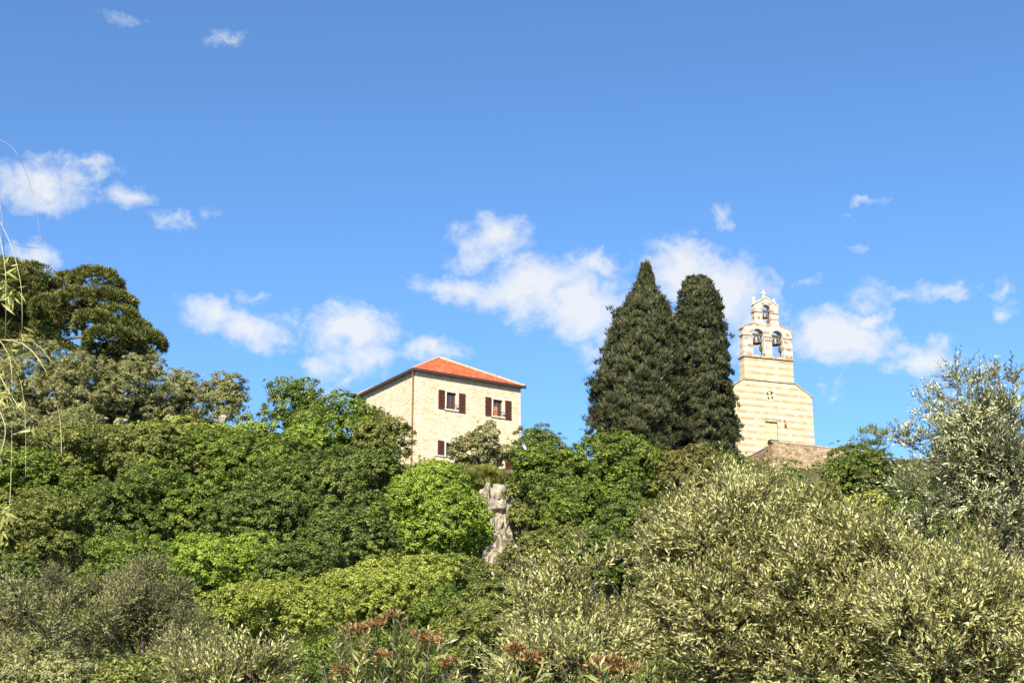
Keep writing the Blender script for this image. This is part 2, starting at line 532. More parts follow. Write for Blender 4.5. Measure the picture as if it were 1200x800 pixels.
def clump_points(lobes, rc, dens=1.0, low=-.9):
    """clump centres on the shells of the lobes, with outward directions; those buried in another lobe are dropped"""
    P, D = [], []
    for c, r in lobes:
        area = 4 * math.pi * ((r[0] * r[1]) ** 1.6 / 3 + (r[0] * r[2]) ** 1.6 / 3 + (r[1] * r[2]) ** 1.6 / 3) ** (1 / 1.6)
        n = int(dens * area / (math.pi * rc * rc * .5)) + 3
        d = rdir(n * 2)
        d = d[d[:, 2] > low][:n]
        d = d[(d[:, 1] < .25) | (rng.uniform(size=len(d)) < .3)]
        p = c + d * r * rng.uniform(.80, 1.04, (len(d), 1))
        keep = np.ones(len(d), bool)
        for c2, r2 in lobes:
            if c2 is c: continue
            keep &= np.linalg.norm((p - c2) / r2, axis=1) > .78
        P.append(p[keep])
        D.append(d[keep])
    return np.concatenate(P), np.concatenate(D)


def crown_leaves(P, D, rc, k, L, W, style='broad', jit=.55, up=.55, tvar=.28):
    n = len(P)
    rcs = rc * rng.uniform(.5, 1.5, n)
    idx = np.repeat(np.arange(n), k)
    m = n * k
    tint = np.clip(rng.normal(.5, tvar * .55, n)[idx] + rng.normal(0, tvar * .6, m), 0, 1)
    out = unit(D + np.array([0, 0, up]))
    d = unit(out[idx] + rdir(m) * 1.0)
    rad = rng.uniform(.25, 1, m) ** .6
    pos = P[idx] + d * (rcs[idx] * rad)[:, None] * np.array([1, 1, .75])
    if style == 'broad':
        nrm = unit(d + rdir(m) * jit + np.array([0, 0, .35]))
        ax = unit(np.cross(nrm, rdir(m)))
        pos = pos - ax * (L * .5)
    elif style == 'needle':
        ax = unit(d + rdir(m) * .45 + np.array([0, 0, .25]))
        nrm = rdir(m)
    else:                                # 'flame', upright sprays
        ax = unit(d * .8 + np.array([0, 0, .9]) + rdir(m) * .35)
        nrm = unit(D[idx] + rdir(m) * .6)
    v, q = leaves(pos, ax, nrm, L * rng.uniform(.7, 1.3, m), W * rng.uniform(.75, 1.25, m))
    return v, q, tint


def limb_path(a, b, bend, n=5):
    a, b = np.array(a, float), np.array(b, float)
    t = np.linspace(0, 1, n)[:, None]
    p = a + (b - a) * t
    w = rng.normal(0, bend, (n, 3)) * np.sin(t * math.pi)
    w[:, 2] += bend * .6 * np.sin(t[:, 0] * math.pi)
    return p + w


def trunk_mesh(base, lobes, r0, nlimb=7, fork=.55):
    """trunk from the ground, limbs to each lobe (coordinates relative to base)"""
    mb = MB()
    cen = lobes[0][0]
    fk = np.array([cen[0] * .6, cen[1] * .6, max(cen[2] * fork, .15)])
    path = limb_path((0, 0, -.5), fk, r0 * .8, 6)
    mb.tube(path, np.linspace(r0 * 1.25, r0 * .8, 6), 8)
    for c, r in lobes[:nlimb]:
        path2 = limb_path(fk, c + r * np.array([0, 0, .2]), r0 * 1.2, 6)
        mb.tube(path2, np.linspace(r0 * .6, r0 * .12, 6), 6)
        for _ in range(3):
            d = rdir(1)[0]
            d[2] = abs(d[2]) * .7
            s = path2[rng.integers(2, 5)]
            mb.tube(limb_path(s, c + d * r * .85, r0 * .5, 4), np.linspace(r0 * .25, r0 * .05, 4), 5)
    return mb


def tree(name, label, cat, cx, cy, rx, ry, Y, mat, group=None, lobes_n=7, rc=.36, k=44, leaf=(.17, .10), dens=1.0,
         style='broad', bark='bark', trunk_r=None, low=-.95, deep=.9, fill=.25, tvar=.38, lobesize=(.48, .66), ground=None, up=.55, fork=.55):
    c = at(cx, cy, Y)
    s = mpp(cx, cy, Y)
    r = np.array([rx * s, rx * s * deep, ry * s])
    gz = float(terrain(c[0], c[1])) if ground is None else ground
    base = np.array([c[0], c[1], min(gz, c[2] - r[2] * .55)])
    root = empty(name, base, label, cat, group)
    lb = make_lobes(c - base, r, lobes_n, size=lobesize)
    P, D = clump_points(lb, rc, dens, low)
    parts = [crown_leaves(P, D, rc, k, leaf[0], leaf[1], style, tvar=tvar, up=up)]
    ns = int(len(P) * .12) if style == 'broad' else 0
    if ns:                               # loose sprays that break the outline
        q = rng.integers(0, len(P), ns)
        P2 = P[q] + D[q] * rc * rng.uniform(.7, 1.9, (ns, 1)) + np.array([0, 0, .25 * rc])
        parts.append(crown_leaves(P2, D[q], rc * .55, max(10, k // 3), leaf[0], leaf[1], style, tvar=tvar))
    nf = int(len(P) * fill)
    if nf:                               # sparser sprays inside the crown
        q = rng.integers(0, len(P), nf)
        parts.append(crown_leaves((P[q] - lb[0][0]) * rng.uniform(.5, .85, (nf, 1)) + lb[0][0], D[q], rc * 1.5, k, leaf[0] * 1.3, leaf[1] * 1.3, style, tvar=tvar))
    trunk_mesh(base, lb, trunk_r or max(.05, .055 * r[0]), fork=fork).build('trunk', M[bark], root, smooth=True)
    link('crown', cat_mesh('crown', parts), M[mat], root)
    return root


def shoots(P, D, L, leaf, per_m, spread=.62, tvar=.3, off=0.0):
    """leafy shoots: returns leaf part and stem arrays. P bases, D directions, L lengths"""
    n = len(P)
    kmax = int(np.max(L) * per_m) + 1
    t = (np.arange(kmax)[None] + .5) / per_m
    ok = t < L[:, None]
    si, ti = np.nonzero(ok)
    tt = t[0][ti]
    axis0 = D[si]
    ph = (ti % 2) * math.pi + (ti // 2) * 1.57 + rng.uniform(-.4, .4, len(si))
    a = unit(np.cross(axis0, np.array([.3, .2, .93])))
    b = np.cross(axis0, a)
    perp = a * np.cos(ph)[:, None] + b * np.sin(ph)[:, None]
    droop = np.array([0, 0, -1.0]) * (tt[:, None] ** 2) * .25
    pos = P[si] + axis0 * tt[:, None] + droop
    ax = unit(axis0 * (1 - spread * .45) + perp * spread + rdir(len(si)) * .18)
    nrm = unit(axis0 - ax * np.sum(axis0 * ax, 1, keepdims=True) + rdir(len(si)) * .45)
    sc = (1.05 - .5 * tt / L[si]) * rng.uniform(.75, 1.2, len(si))
    v, q = leaves(pos, ax, nrm, leaf[0] * sc, leaf[1] * sc, fold=.16, wide=.5)
    tint = np.clip((rng.normal(.48, tvar * .5, n) + off)[si] + rng.normal(0, tvar * .8, len(si)), 0, 1)
    # stems: three-sided tapering prisms
    e = P + D * L[:, None] + np.array([0, 0, -1.0]) * (L[:, None] ** 2) * .25
    a0 = unit(np.cross(D, np.array([.3, .2, .93])))
    b0 = np.cross(D, a0)
    w = leaf[1] * .22
    ring = [a0 * w, (-.5 * a0 + .87 * b0) * w, (-.5 * a0 - .87 * b0) * w]
    sv = np.stack([P + g for g in ring] + [e + g * .35 for g in ring], 1).reshape(-1, 3)
    o = (np.arange(n) * 6)[:, None]
    sq = np.concatenate([o + np.array([0, 1, 4, 3]), o + np.array([1, 2, 5, 4]), o + np.array([2, 0, 3, 5])])
    return (v, q, tint), (sv, sq)


def near_olive(name, label, cx, cy, rx, ry, Y, group=None, nsub=46, sub=(.20, .36), leaf=(.070, .0205), per_shoot=62, Ls=(.16, .38), per_m=48,
               mat='olive', trunk_r=.09, cat='olive tree', extra=(), upness=.55, deep=.9, tvar=.46):
    c = at(cx, cy, Y)
    s = mpp(cx, cy, Y)
    r = np.array([rx * s, rx * s * deep, ry * s])
    base = np.array([c[0], c[1], float(terrain(c[0], c[1]))])
    root = empty(name, base, label, cat, group)
    c = c - base
    # sub-crowns on and inside the envelope
    nsub = int(nsub * .82)
    d = rdir(nsub * 3)
    d = d[d[:, 2] > -.75][:nsub]
    f = rng.uniform(.35, 1.08, (len(d), 1))
    sc = c + d * r * f * .88
    sr = rng.uniform(*sub, len(d)) * min(1.0, max(r[0], r[2]))
    for (ex, ey, er) in extra:           # sprays that stick out of the outline
        q = at(ex, ey, Y) - base
        sc = np.vstack([sc, q])
        sr = np.append(sr, er * s)
    n = len(sc)
    idx = np.repeat(np.arange(n), np.maximum(12, (per_shoot * (sr / .33) ** 2)).astype(int))
    m = len(idx)
    dd = rdir(m)
    out = unit((sc - c) / r)
    dd = unit(dd + out[idx] * .45 + np.array([0, 0, upness * .5]))
    P = sc[idx] + dd * (sr[idx] * rng.uniform(.15, .85, m))[:, None]
    D = unit(dd + rdir(m) * .45 + np.array([0, 0, upness]))
    L = rng.uniform(*Ls, m)
    tsub = rng.normal(0, .21, n)
    lf, st = shoots(P, D, L, leaf, per_m, tvar=tvar, off=tsub[idx])
    mb = MB()
    fk = np.array([c[0] * .5, c[1] * .5, max(.4, (c[2] - r[2]) * .8)])
    mb.tube(limb_path((0, 0, -.3), fk, .06, 6), np.linspace(trunk_r * 1.3, trunk_r, 6), 9)
    big = [c + np.array([math.cos(q), math.sin(q), .25]) * r * .45 for q in np.linspace(0, 6.28, 6)[:-1]]
    for b_ in big:
        mb.tube(limb_path(fk, b_, .09, 6), np.linspace(trunk_r * .7, trunk_r * .3, 6), 7)
    for j in range(n):
        b_ = big[int(np.argmin([np.linalg.norm(b_ - sc[j]) for b_ in big]))]
        mb.tube(limb_path(b_, sc[j] + (sc[j] - b_) * .15, .06, 5), np.linspace(trunk_r * (.28 if j < len(d) else .12), trunk_r * (.05 if j < len(d) else .03), 5), 5)
    mb.build('trunk', M['bark'], root, smooth=True)
    link('twigs', np_mesh('twigs', *st), M['bark'], root)
    link('crown', cat_mesh('crown', [lf]), M[mat], root)
    return root


# ------------------------------------------------------------------ the stone house
C0 = at(486, 437, 95.0)
HZ = C0[2] - 6.35
haz = math.atan2(0.53100439, 0.84736907)
house = empty('stone_house', (C0[0], C0[1], HZ), 'cream stone house with dark shutters and an orange pyramid roof on the hilltop', 'house', rz=haz)
HW, HT, TH = 8.25, 6.45, 0.45
wins = [(2.44, 3.17, 4.26, 5.42), (6.06, 6.80, 4.26, 5.42), (2.44, 3.17, 0.82, 1.98), (6.06, 6.80, 0.82, 1.98)]
FR = 0.14                                # stone surround


def rect(x0, x1, z0, z1): return [(x0, z0), (x1, z0), (x1, z1), (x0, z1)]


w = MB()
w.prism(rect(0, HW, -2.2, HT), [rect(a - FR, b + FR, c - .1, d + .2) for a, b, c, d in wins], 0.0, TH)
w.build('front_wall', M['rubble'], house)
# left wall: same prism turned round the corner (u runs backwards along y)
lw = MB()
lwins = [(2.1, 2.85, 0.75, 2.0), (5.6, 6.3, 0.75, 2.0)]
lw.prism(rect(TH, HW, -2.2, HT), [rect(a - FR, b + FR, c - .1, d + .2) for a, b, c, d in lwins], 0, TH)
lw.v = [(y, x, z) for x, y, z in lw.v]
lw.f = [f[::-1] for f in lw.f]
lw.build('side_wall', M['rubble'], house)
bw = MB()
bw.box(HW - TH, HW, TH, HW, -2.2, HT)
bw.box(TH, HW - TH, HW - TH, HW, -2.2, HT)
bw.build('back_wall', M['rubble'], house)
fl = MB()
fl.box(TH, HW - TH, TH, HW - TH, 3.1, 3.25)
fl.box(TH, HW - TH, TH, HW - TH, HT - .2, HT - .05)
fl.build('floor_slab', M['trim'], house)


def window(x0, x1, z0, z1, tf, curtain=False, rail=True):
    """window in the wall plane; tf maps local boxes (for the side wall)"""
    def put(boxes, name, mat, parent, bevel=.008):
        mb = MB()
        for b in boxes: mb.box(*b)
        mb.v = [tf(p) for p in mb.v]
        if tf((0, 1, 0))[0] == 1: mb.f = [f[::-1] for f in mb.f]
        return mb.build(name, mat, parent, bevel=bevel)
    f = put([(x0, x0 + .06, .14, .20, z0, z1), (x1 - .06, x1, .14, .20, z0, z1), (x0 + .06, x1 - .06, .14, .20, z1 - .06, z1),
             (x0 + .06, x1 - .06, .14, .20, z0, z0 + .06), ((x0 + x1) / 2 - .03, (x0 + x1) / 2 + .03, .15, .19, z0 + .06, z1 - .06)], 'window', M['frame'], house)
    put([(x0 + .05, x1 - .05, .165, .175, z0 + .05, z1 - .05)], 'pane', M['glass'], f, 0)
    put([(x0 - FR, x0, -.015, .3, z0, z1), (x1, x1 + FR, -.015, .3, z0, z1), (x0 - FR, x1 + FR, -.02, .3, z1, z1 + .2)], 'surround', M['trim'], f)
    put([(x0 - FR - .04, x1 + FR + .04, -.09, .3, z0 - .1, z0)], 'sill', M['trim'], f)
    if rail:
        put([(x0 - .08, x1 + .08, -.20, -.17, z0 + .12, z0 + .16), (x0 - .08, x1 + .08, -.20, -.17, z0 + .26, z0 + .31),
             (x0 - .08, x0 - .05, -.20, 0, z0 + .1, z0 + .14), (x1 + .05, x1 + .08, -.20, 0, z0 + .1, z0 + .14)], 'rail', M['iron'], f, 0)
    if curtain:
        put([(x0 + .1, x0 + .42, .145, .16, z0 + .08, z0 + .72)], 'curtain', M['curtain'], f, 0)
    return f


def shutter(x0, x1, z0, z1, tf=lambda p: p):
    mb = MB()
    y0, y1 = -.065, -.012
    mb.box(x0, x0 + .07, y0, y1, z0, z1)
    mb.box(x1 - .07, x1, y0, y1, z0, z1)
    for zz in (z0, (z0 + z1) / 2 - .04, z1 - .08): mb.box(x0 + .07, x1 - .07, y0, y1, zz, zz + .08)
    k = 16
    for i in range(k):                   # slats
        zz = z0 + .1 + (z1 - z0 - .2) * i / k
        mb.box(x0 + .07, x1 - .07, y0 + .012, y1 - .01, zz, zz + .045)
    mb.v = [tf(p) for p in mb.v]
    return mb.build('shutter', M['shutter'], house)


ident = lambda p: p
swap = lambda p: (p[1], p[0], p[2])
for i, (a, b, c, d) in enumerate(wins):
    window(a, b, c, d, ident, curtain=(i == 1), rail=i < 2)
    shutter(a - FR - .50, a - FR - .03, c - .05, d + .07)
    shutter(b + FR + .06, b + FR + .54, c - .12, d + .04)
for a, b, c, d in lwins: window(a, b, c, d, swap, rail=False)
co_ = MB()                               # pale eaves moulding
co_.box(-.08, HW + .08, -.08, 0.3, HT, HT + .1)
co_.box(-.08, 0.3, 0.3, HW + .08, HT, HT + .1)
co_.box(0.3, HW + .08, HW - .3, HW + .08, HT, HT + .1)
co_.box(HW - .3, HW + .08, 0.3, HW - .3, HT, HT + .1)
co_.build('cornice', M['trim'], house)
OV, RZ0, RISE = .20, HT + .13, 2.42
RW = HW + 2 * OV


def roof_plane(k):
    ns = int(RW / .235) * 8
    s = np.linspace(0, RW, ns + 1)
    tm = np.minimum(s, RW - s)
    wave = .045 * np.abs(np.cos(np.arange(ns + 1) * math.pi / 8)) ** .7
    rows, half = 13, RW / 2
    ts = []
    for i in range(rows): ts += [(i * half / rows, .03), ((i + 1) * half / rows - .004, .0)]
    vs = []
    for t, st in ts:
        tt = np.minimum(t, tm)
        x = s - RW / 2
        y = tt - RW / 2
        z = RZ0 + RISE * tt / half + wave + st
        a = k * math.pi / 2
        vs.append(np.stack([HW / 2 + x * math.cos(a) - y * math.sin(a), HW / 2 + x * math.sin(a) + y * math.cos(a), z], 1))
    vs = np.concatenate(vs)
    n = ns + 1
    qs = []
    for j in range(len(ts) - 1):
        t0 = ts[j][0]
        for i in range(ns):
            if max(tm[i], tm[i + 1]) > t0: qs.append((j * n + i, j * n + i + 1, (j + 1) * n + i + 1, (j + 1) * n + i))
    return vs, np.array(qs)


rv, rq, o_ = [], [], 0
for k in range(4):
    v, q = roof_plane(k)
    rv.append(v); rq.append(q + o_); o_ += len(v)
roof = link('roof', np_mesh('roof', np.concatenate(rv), np.concatenate(rq), smooth=False), M['tile'], house)
ap = (HW / 2, HW / 2, RZ0 + RISE + .06)
for sx, sy in ((0, 0), (1, 0), (1, 1), (0, 1)):
    mb = MB()
    e = np.array([-OV if not sx else HW + OV, -OV if not sy else HW + OV, RZ0 + .05])
    nseg = 15
    for i in range(nseg):                # overlapping half-round caps
        p0 = e + (np.array(ap) - e) * (i / nseg)
        p1 = e + (np.array(ap) - e) * ((i + 1.12) / nseg)
        if i == nseg - 1: p1 = np.array(ap)
        mb.tube([p0, p1], [.105, .085], 8)
    mb.build('ridge_tiles', M['ridge'], roof, smooth=False)
sf = MB()                                # soffit boards
sf.box(-OV + .02, HW + OV - .02, -OV + .02, HW + OV - .02, HT + .10, HT + .135)
sf.build('soffit', M['gutter'], house)
gt = MB()
g0, g1 = -OV - .10, -OV + .015
gt.box(g0, HW + OV + .1, g0, g1, HT - .01, HT + .19)
gt.box(g0, g1, g1, HW + OV + .1, HT - .01, HT + .19)
gt.build('gutter', M['gutter'], house, bevel=.03)
dp = MB()
dp.tube([(-.24, -.26, HT + .08), (-.2, -.1, HT - .05), (-.09, .06, HT - .4), (-.09, .06, 0.5), (-.09, .06, -.6)], .055, 8)
dp.build('downpipe', M['pipe'], house, smooth=True)

# terrace in front of the house and the walling under it
tw = MB()
def hp(x, y, z=0.0):                     # house-local point to world
    return Vector((C0[0] + x * math.cos(haz) - y * math.sin(haz), C0[1] + x * math.sin(haz) + y * math.cos(haz), HZ + z))


t = empty('terrace_wall', hp(0.6, -1.5), 'low cream stone parapet with a slab top below the ground floor window of the house', 'wall', rz=haz)
a = MB(); a.box(0.2, 1.15, -.2, .2, -2, .55); a.box(1.15, 5.2, -.22, .18, -2, .22)
a.build('wall', M['rubble'], t, bevel=.03)
a = MB(); a.box(0.15, 1.2, -.26, .26, .552, .64); a.box(1.2, 5.25, -.28, .24, .222, .31)
a.build('coping', M['trim'], t, bevel=.02)
t = empty('retaining_wall', hp(6.0, -1.9), 'tall narrow buttress of stacked pale rubble under the right end of the house', 'wall', rz=haz)
a = MB()
for i in range(9):
    o = rng.uniform(-.08, .08, 3)
    a.box(.1 + o[0], 1.75 + o[1], -.45 + o[2] - i * .03, .6, .15 - .36 * (i + 1), .15 - .36 * i - .015)
a.build('stacked_stone', M['rubble'], t, bevel=.05)
DP = at(613, 524, 88.0)
d = empty('satellite_dish', tuple(DP), 'small white dish on a pole in the leaves just right of the house wall', 'satellite dish', rz=.2)
a = MB()
a.lathe([(0.0, 0.0), (.11, .02), (.2, .06), (.24, .10), (.235, .11), (.19, .07), (.1, .03), (.0, .015)], (0, 0, 0), 20)
q = Vector((.75, -.6, .35)).to_track_quat('Z', 'Y')
a.v = [tuple(q @ Vector(p)) for p in a.v]
a.build('reflector', M['white'], d, smooth=True)
a = MB(); a.tube([(0, 0.02, 0), (0, .25, -.1), (0, .3, -4.5)], .035, 8); a.tube([(0, 0, 0), (-.1, -.45, .2)], .02, 6)
a.build('bracket', M['iron'], d)

# ------------------------------------------------------------------ the church
K0 = at(955, 525, 108.0)
caz = math.atan2(0.32672358, 0.94511994)
church = empty('church', (K0[0], K0[1], K0[2]), 'small pale stone church with banded facade and an open bell gable on its front', 'church', rz=caz)
UL = -7.15
f = MB()
ros_c = (-3.5, 3.70)
circ = [(ros_c[0] + .36 * math.cos(q), ros_c[1] + .36 * math.sin(q)) for q in np.linspace(0, 2 * math.pi, 20, endpoint=False)]
door = rect(-4.02, -3.02, -1.2, 1.72)
f.prism([(UL, -2), (0, -2), (0, 3.85), (-1.5, 4.80), (-5.55, 4.80), (UL, 3.85)], [circ, door], 0, .7)
f.build('facade', M['course'], church)
nv = MB()
nv.box(UL + .05, -.05, .7, 12, -2, 3.7)
nv.build('nave', M['course'], church)
rf = MB()
rf.prism([(UL - .12, 3.72), (-3.575, 5.86), (.12, 3.72), (.12, 3.84), (-3.575, 5.99), (UL - .12, 3.84)], [], .702, 12.1)
rf.build('roof', M['darkstone'], church)
gp = MB()
gp.prism([(UL + .06, 3.7), (-.06, 3.7), (-3.575, 5.84)], [], 11.9, 12.0)
gp.build('rear_gable', M['course'], church)
for sgn in (0, 1):                       # sloping cap stones on the facade
    p0, p1 = ((.1, 3.82), (-1.47, 4.815)) if sgn else ((UL - .1, 3.82), (-5.58, 4.815))
    cs = MB()
    poly = [p0, p1, (p1[0], p1[1] + .09), (p0[0], p0[1] + .09)]
    cs.prism(poly, [], -.07, .72)
    cs.build('coping', M['darkstone'], church)
# rose window
rs = MB()
rs.prism(circ, [], .05, .2)
rose = rs.build('rose_window', M['trim'], church)
for i in range(8):
    q = i * math.pi / 4 + .2
    pm = MB()
    pts = []
    for u, v in ((.09, 0), (.17, .06), (.30, .075), (.33, 0), (.30, -.075), (.17, -.06)):
        pts.append((ros_c[0] + u * math.cos(q) - v * math.sin(q), ros_c[1] + u * math.sin(q) + v * math.cos(q)))
    pm.prism(pts, [], .025, .06)
    pm.build('petal', M['iron'] if i % 2 else M['yellowstone'], rose)
rr = MB()
for i in range(20):
    q0, q1 = i * math.pi / 10, (i + 1) * math.pi / 10
    poly = [(ros_c[0] + r_ * math.cos(q), ros_c[1] + r_ * math.sin(q)) for r_, q in ((.365, q0), (.365, q1), (.44, q1), (.44, q0))]
    rr.prism(poly[::-1], [], -.03, .1)
rr.build('rim', M['trim'], rose)
# doorway
df = MB()
df.box(-4.20, -4.02, -.02, .3, -1.2, 1.72)
df.box(-3.02, -2.84, -.02, .3, -1.2, 1.72)
df.box(-4.26, -2.78, -.03, .3, 1.722, 1.92)
df.box(-4.32, -2.72, -.06, .2, 1.922, 2.0)
dfo = df.build('doorway', M['course'], church, bevel=.012)
dd_ = MB()
dd_.box(-4.02, -3.53, .1, .26, -1.2, 1.72)
dd_.box(-3.51, -3.02, .1, .26, -1.2, 1.72)
for xx in (-3.95, -3.45):
    for zz in (-.9, .1, .95): dd_.box(xx, xx + .36, .075, .098, zz, zz + .65)
dd_.build('door', simple_mat('pale ochre wood', (0.50, 0.40, 0.255), .75, 7, .2, .2), dfo, bevel=.01)
lp = MB()
lp.tube([(-2.45, -.18, 1.55), (-2.45, -.18, 1.85)], [.09, .05], 8)
lp.box(-2.49, -2.41, -.18, 0, 1.84, 1.9)
lp.build('wall_lamp', M['pipe'], church)
# bell gable
UC = -3.47
by0, by1 = -.02, .78
b = MB(); b.box(-5.53, -1.46, by0, by1, 4.81, 6.52)
b.build('belfry_base', M['course'], church)
st = MB()
st.box(-5.60, -1.39, by0 - .06, by1 + .06, 4.80 - .04, 4.808)
st.box(-5.62, -1.37, by0 - .10, by1 + .10, 6.522, 6.64)
st.build('string_course', M['darkstone'], church, bevel=.02)


def arch(cx, hw, z0, zs, n=14):
    p = [(cx - hw, z0), (cx + hw, z0)]
    for i in range(n + 1):
        q = math.pi * i / n
        p.append((cx + hw * math.cos(q), zs + hw * math.sin(q)))
    return p


lt = MB()
aL, aR, ahw = UC - .78, UC + .82, .47
lt.prism([(-5.50, 6.642), (-1.42, 6.642), (-1.42, 8.72), (-1.62, 8.95), (-2.35, 9.2), (-4.55, 9.2), (-5.28, 8.95), (-5.50, 8.72)],
         [arch(aL, ahw, 6.74, 8.33), arch(aR, ahw, 6.74, 8.33)], 0, .56)
tier = lt.build('arcade', M['weathered'], church)
for x0, x1 in ((-5.58, aL - ahw - .002), (aL + ahw + .002, aR - ahw - .002), (aR + ahw + .002, -1.34)):
    im = MB(); im.box(x0, x1, -.06, .62, 8.20, 8.30)
    im.build('impost', M['darkstone'], tier, bevel=.015)
for pts in ([(-5.58, 8.722), (-5.50, 8.722), (-5.28, 8.952), (-4.5, 9.202), (-4.5, 9.28), (-5.32, 9.04), (-5.58, 8.80)],
            [(-1.34, 8.722), (-1.34, 8.80), (-1.58, 9.04), (-2.40, 9.28), (-2.40, 9.202), (-1.62, 8.952), (-1.42, 8.722)]):
    c_ = MB(); c_.prism(pts, [], -.05, .61)
    c_.build('shoulder_cap', M['darkstone'], tier)
ut = MB()
UC2 = -3.42
ut.prism([(-4.42, 9.205), (-2.42, 9.205), (-2.42, 10.72), (UC2, 11.34), (-4.42, 10.72)], [arch(UC2, .36, 9.30, 10.42)], .06, .54)
top = ut.build('upper_arch', M['weathered'], church)
for x0, x1 in ((-4.50, UC2 - .362), (UC2 + .362, -2.34)):
    im = MB(); im.box(x0, x1, .0, .6, 10.12, 10.21)
    im.build('impost', M['darkstone'], top, bevel=.015)
for sx in (-1, 1):
    c_ = MB()
    pts = [(UC2 + sx * 1.06, 10.70), (UC2 + sx * 1.06, 10.78), (UC2, 11.43), (UC2, 11.345)]
    c_.prism(pts, [], .0, .6)
    c_.build('gable_cap', M['trim'], top)
    pn = MB()
    pn.box(UC2 + sx * .86 - .13, UC2 + sx * .86 + .13, .24, .50, 10.78, 11.02)
    pn.lathe([(.13, 0), (.15, .05), (.10, .1), (.13, .2), (.11, .32), (.0, .42)], (UC2 + sx * .86, .37, 11.02), 10)
    pn.build('pinnacle', M['trim'], top)
cr = MB()
cr.box(UC2 - .12, UC2 + .12, .25, .49, 11.40, 11.52)
cr.box(UC2 - .06, UC2 + .06, .31, .43, 11.52, 12.05)
cr.box(UC2 - .22, UC2 - .062, .31, .43, 11.73, 11.85)
cr.box(UC2 + .062, UC2 + .22, .31, .43, 11.73, 11.85)
cr.build('cross', M['trim'], top, bevel=.02)


for nm, cx, zm, h, r, hw in (('left', aL, 7.70, .62, .37, ahw), ('right', aR, 7.75, .60, .36, ahw), ('upper', UC2, 9.78, .46, .24, .36)):
    lb = {'left': 'large bronze bell hanging in the lower left arch of the bell gable', 'right': 'large bronze bell hanging in the lower right arch of the bell gable',
          'upper': 'small bronze bell hanging alone in the top arch of the bell gable'}[nm]
    P_ = Vector((K0[0], K0[1], K0[2])) + Vector((cx * math.cos(caz) - .29 * math.sin(caz), cx * math.sin(caz) + .29 * math.cos(caz), zm))
    B = empty('bell', P_, lb, 'bell', 'bells in the bell gable', rz=caz)
    m = MB()
    m.lathe([(r, 0), (r * 1.02, .02), (r * .88, h * .14), (r * .70, h * .38), (r * .60, h * .7), (r * .50, h * .88), (r * .2, h), (0, h), (0, h * .9), (r * .45, h * .8), (r * .62, h * .35), (r * .9, .02), (r, 0)], (0, 0, 0), 20)
    m.build('bell_body', M['bronze'], B, smooth=True)
    m = MB(); m.box(-hw - .05, hw + .05, -.07, .07, h + .02, h + .16); m.box(-.05, .05, -.05, .05, h - .02, h + .02)
    m.build('yoke', M['bark'], B, bevel=.015)
    m = MB(); m.tube([(0, 0, h * .8), (.01, 0, .02)], .02, 6); m.lathe([(0, -.09), (.05, -.06), (.06, 0), (.03, .05), (0, .06)], (.01, 0, .0), 8)
    m.build('clapper', M['iron'], B)
    m = MB(); m.lathe([(0, -.26), (.09, -.2), (.12, -.02), (.10, .16), (0, .22)], (hw - .16, -.02, -.34), 10); m.tube([(hw - .16, -.02, -.2), (hw - .05, 0, h * .6), (hw + .03, 0, h * .62)], .03, 6)
    m.build('striker', M['iron'], B)

# ------------------------------------------------------------------ churchyard wall
WK = at(905, 517, 100.0)
cw = empty('churchyard_wall', (WK[0], WK[1], WK[2] - 3.6), 'weathered brown rubble wall with a sharp corner below the church front', 'wall')
waz = math.pi / 2 - R(66.6)


def arm(p0, ang, L, th, z0, z1, side):
    dx, dy = math.cos(ang), math.sin(ang)
    nx_, ny_ = (-dy * side, dx * side)
    a = MB()
    base = [(p0[0], p0[1]), (p0[0] + dx * L, p0[1] + dy * L), (p0[0] + dx * L + nx_ * th, p0[1] + dy * L + ny_ * th), (p0[0] + nx_ * th, p0[1] + ny_ * th)]
    a.add([(x, y, z0) for x, y in base] + [(x, y, z1) for x, y in base], [(0, 3, 2, 1), (4, 5, 6, 7), (0, 1, 5, 4), (1, 2, 6, 5), (2, 3, 7, 6), (3, 0, 4, 7)] if side > 0 else
          [(0, 1, 2, 3), (7, 6, 5, 4), (4, 5, 1, 0), (5, 6, 2, 1), (6, 7, 3, 2), (7, 4, 0, 3)])
    return a


ln = math.pi / 2 + R(14)
arm((0, 0), waz, 8.6, .55, -2.0, 3.55, 1).build('long_wall', M['wallstone'], cw)
arm((-.02 * math.sin(ln), .56), ln, 5.5, .5, -2.0, 3.45, -1).build('return_wall', M['wallstone'], cw)
arm((-.05, -.06), waz, 8.7, .68, 3.552, 3.63, 1).build('coping', M['darkstone'], cw)
arm((-.06, .66), ln, 5.4, .6, 3.452, 3.53, -1).build('coping', M['darkstone'], cw)
s_ = MB(); s_.box(-.35, .42, -.14, .16, 0, .10); s_.box(-.28, .36, -.10, .12, .10, .14)
so = s_.build('stone_slab', M['iron'], None, bevel=.03)
so.location = (WK[0] + .1, WK[1] + .27, WK[2] + .034)
so.rotation_euler = (0, 0, waz)
tag(so, 'small dark slab lying on the corner of the churchyard wall', 'slab')


# ------------------------------------------------------------------ rock
def noise3(p, seed, f):
    """cheap value noise from sines, enough for lumpy stone"""
    r_ = np.random.default_rng(seed)
    s = np.zeros(len(p))
    for i in range(7):
        k = r_.normal(size=3) * f * (1.35 ** i)
        s += np.sin(p @ k + r_.uniform(0, 6.28)) / (1.3 ** i)
    return s / 3.0


def cells(p, pts):
    d = np.linalg.norm(p[:, None, :] - pts[None], axis=2)
    o = np.sort(d, 1)
    return np.argmin(d, 1), o[:, 1] - o[:, 0]


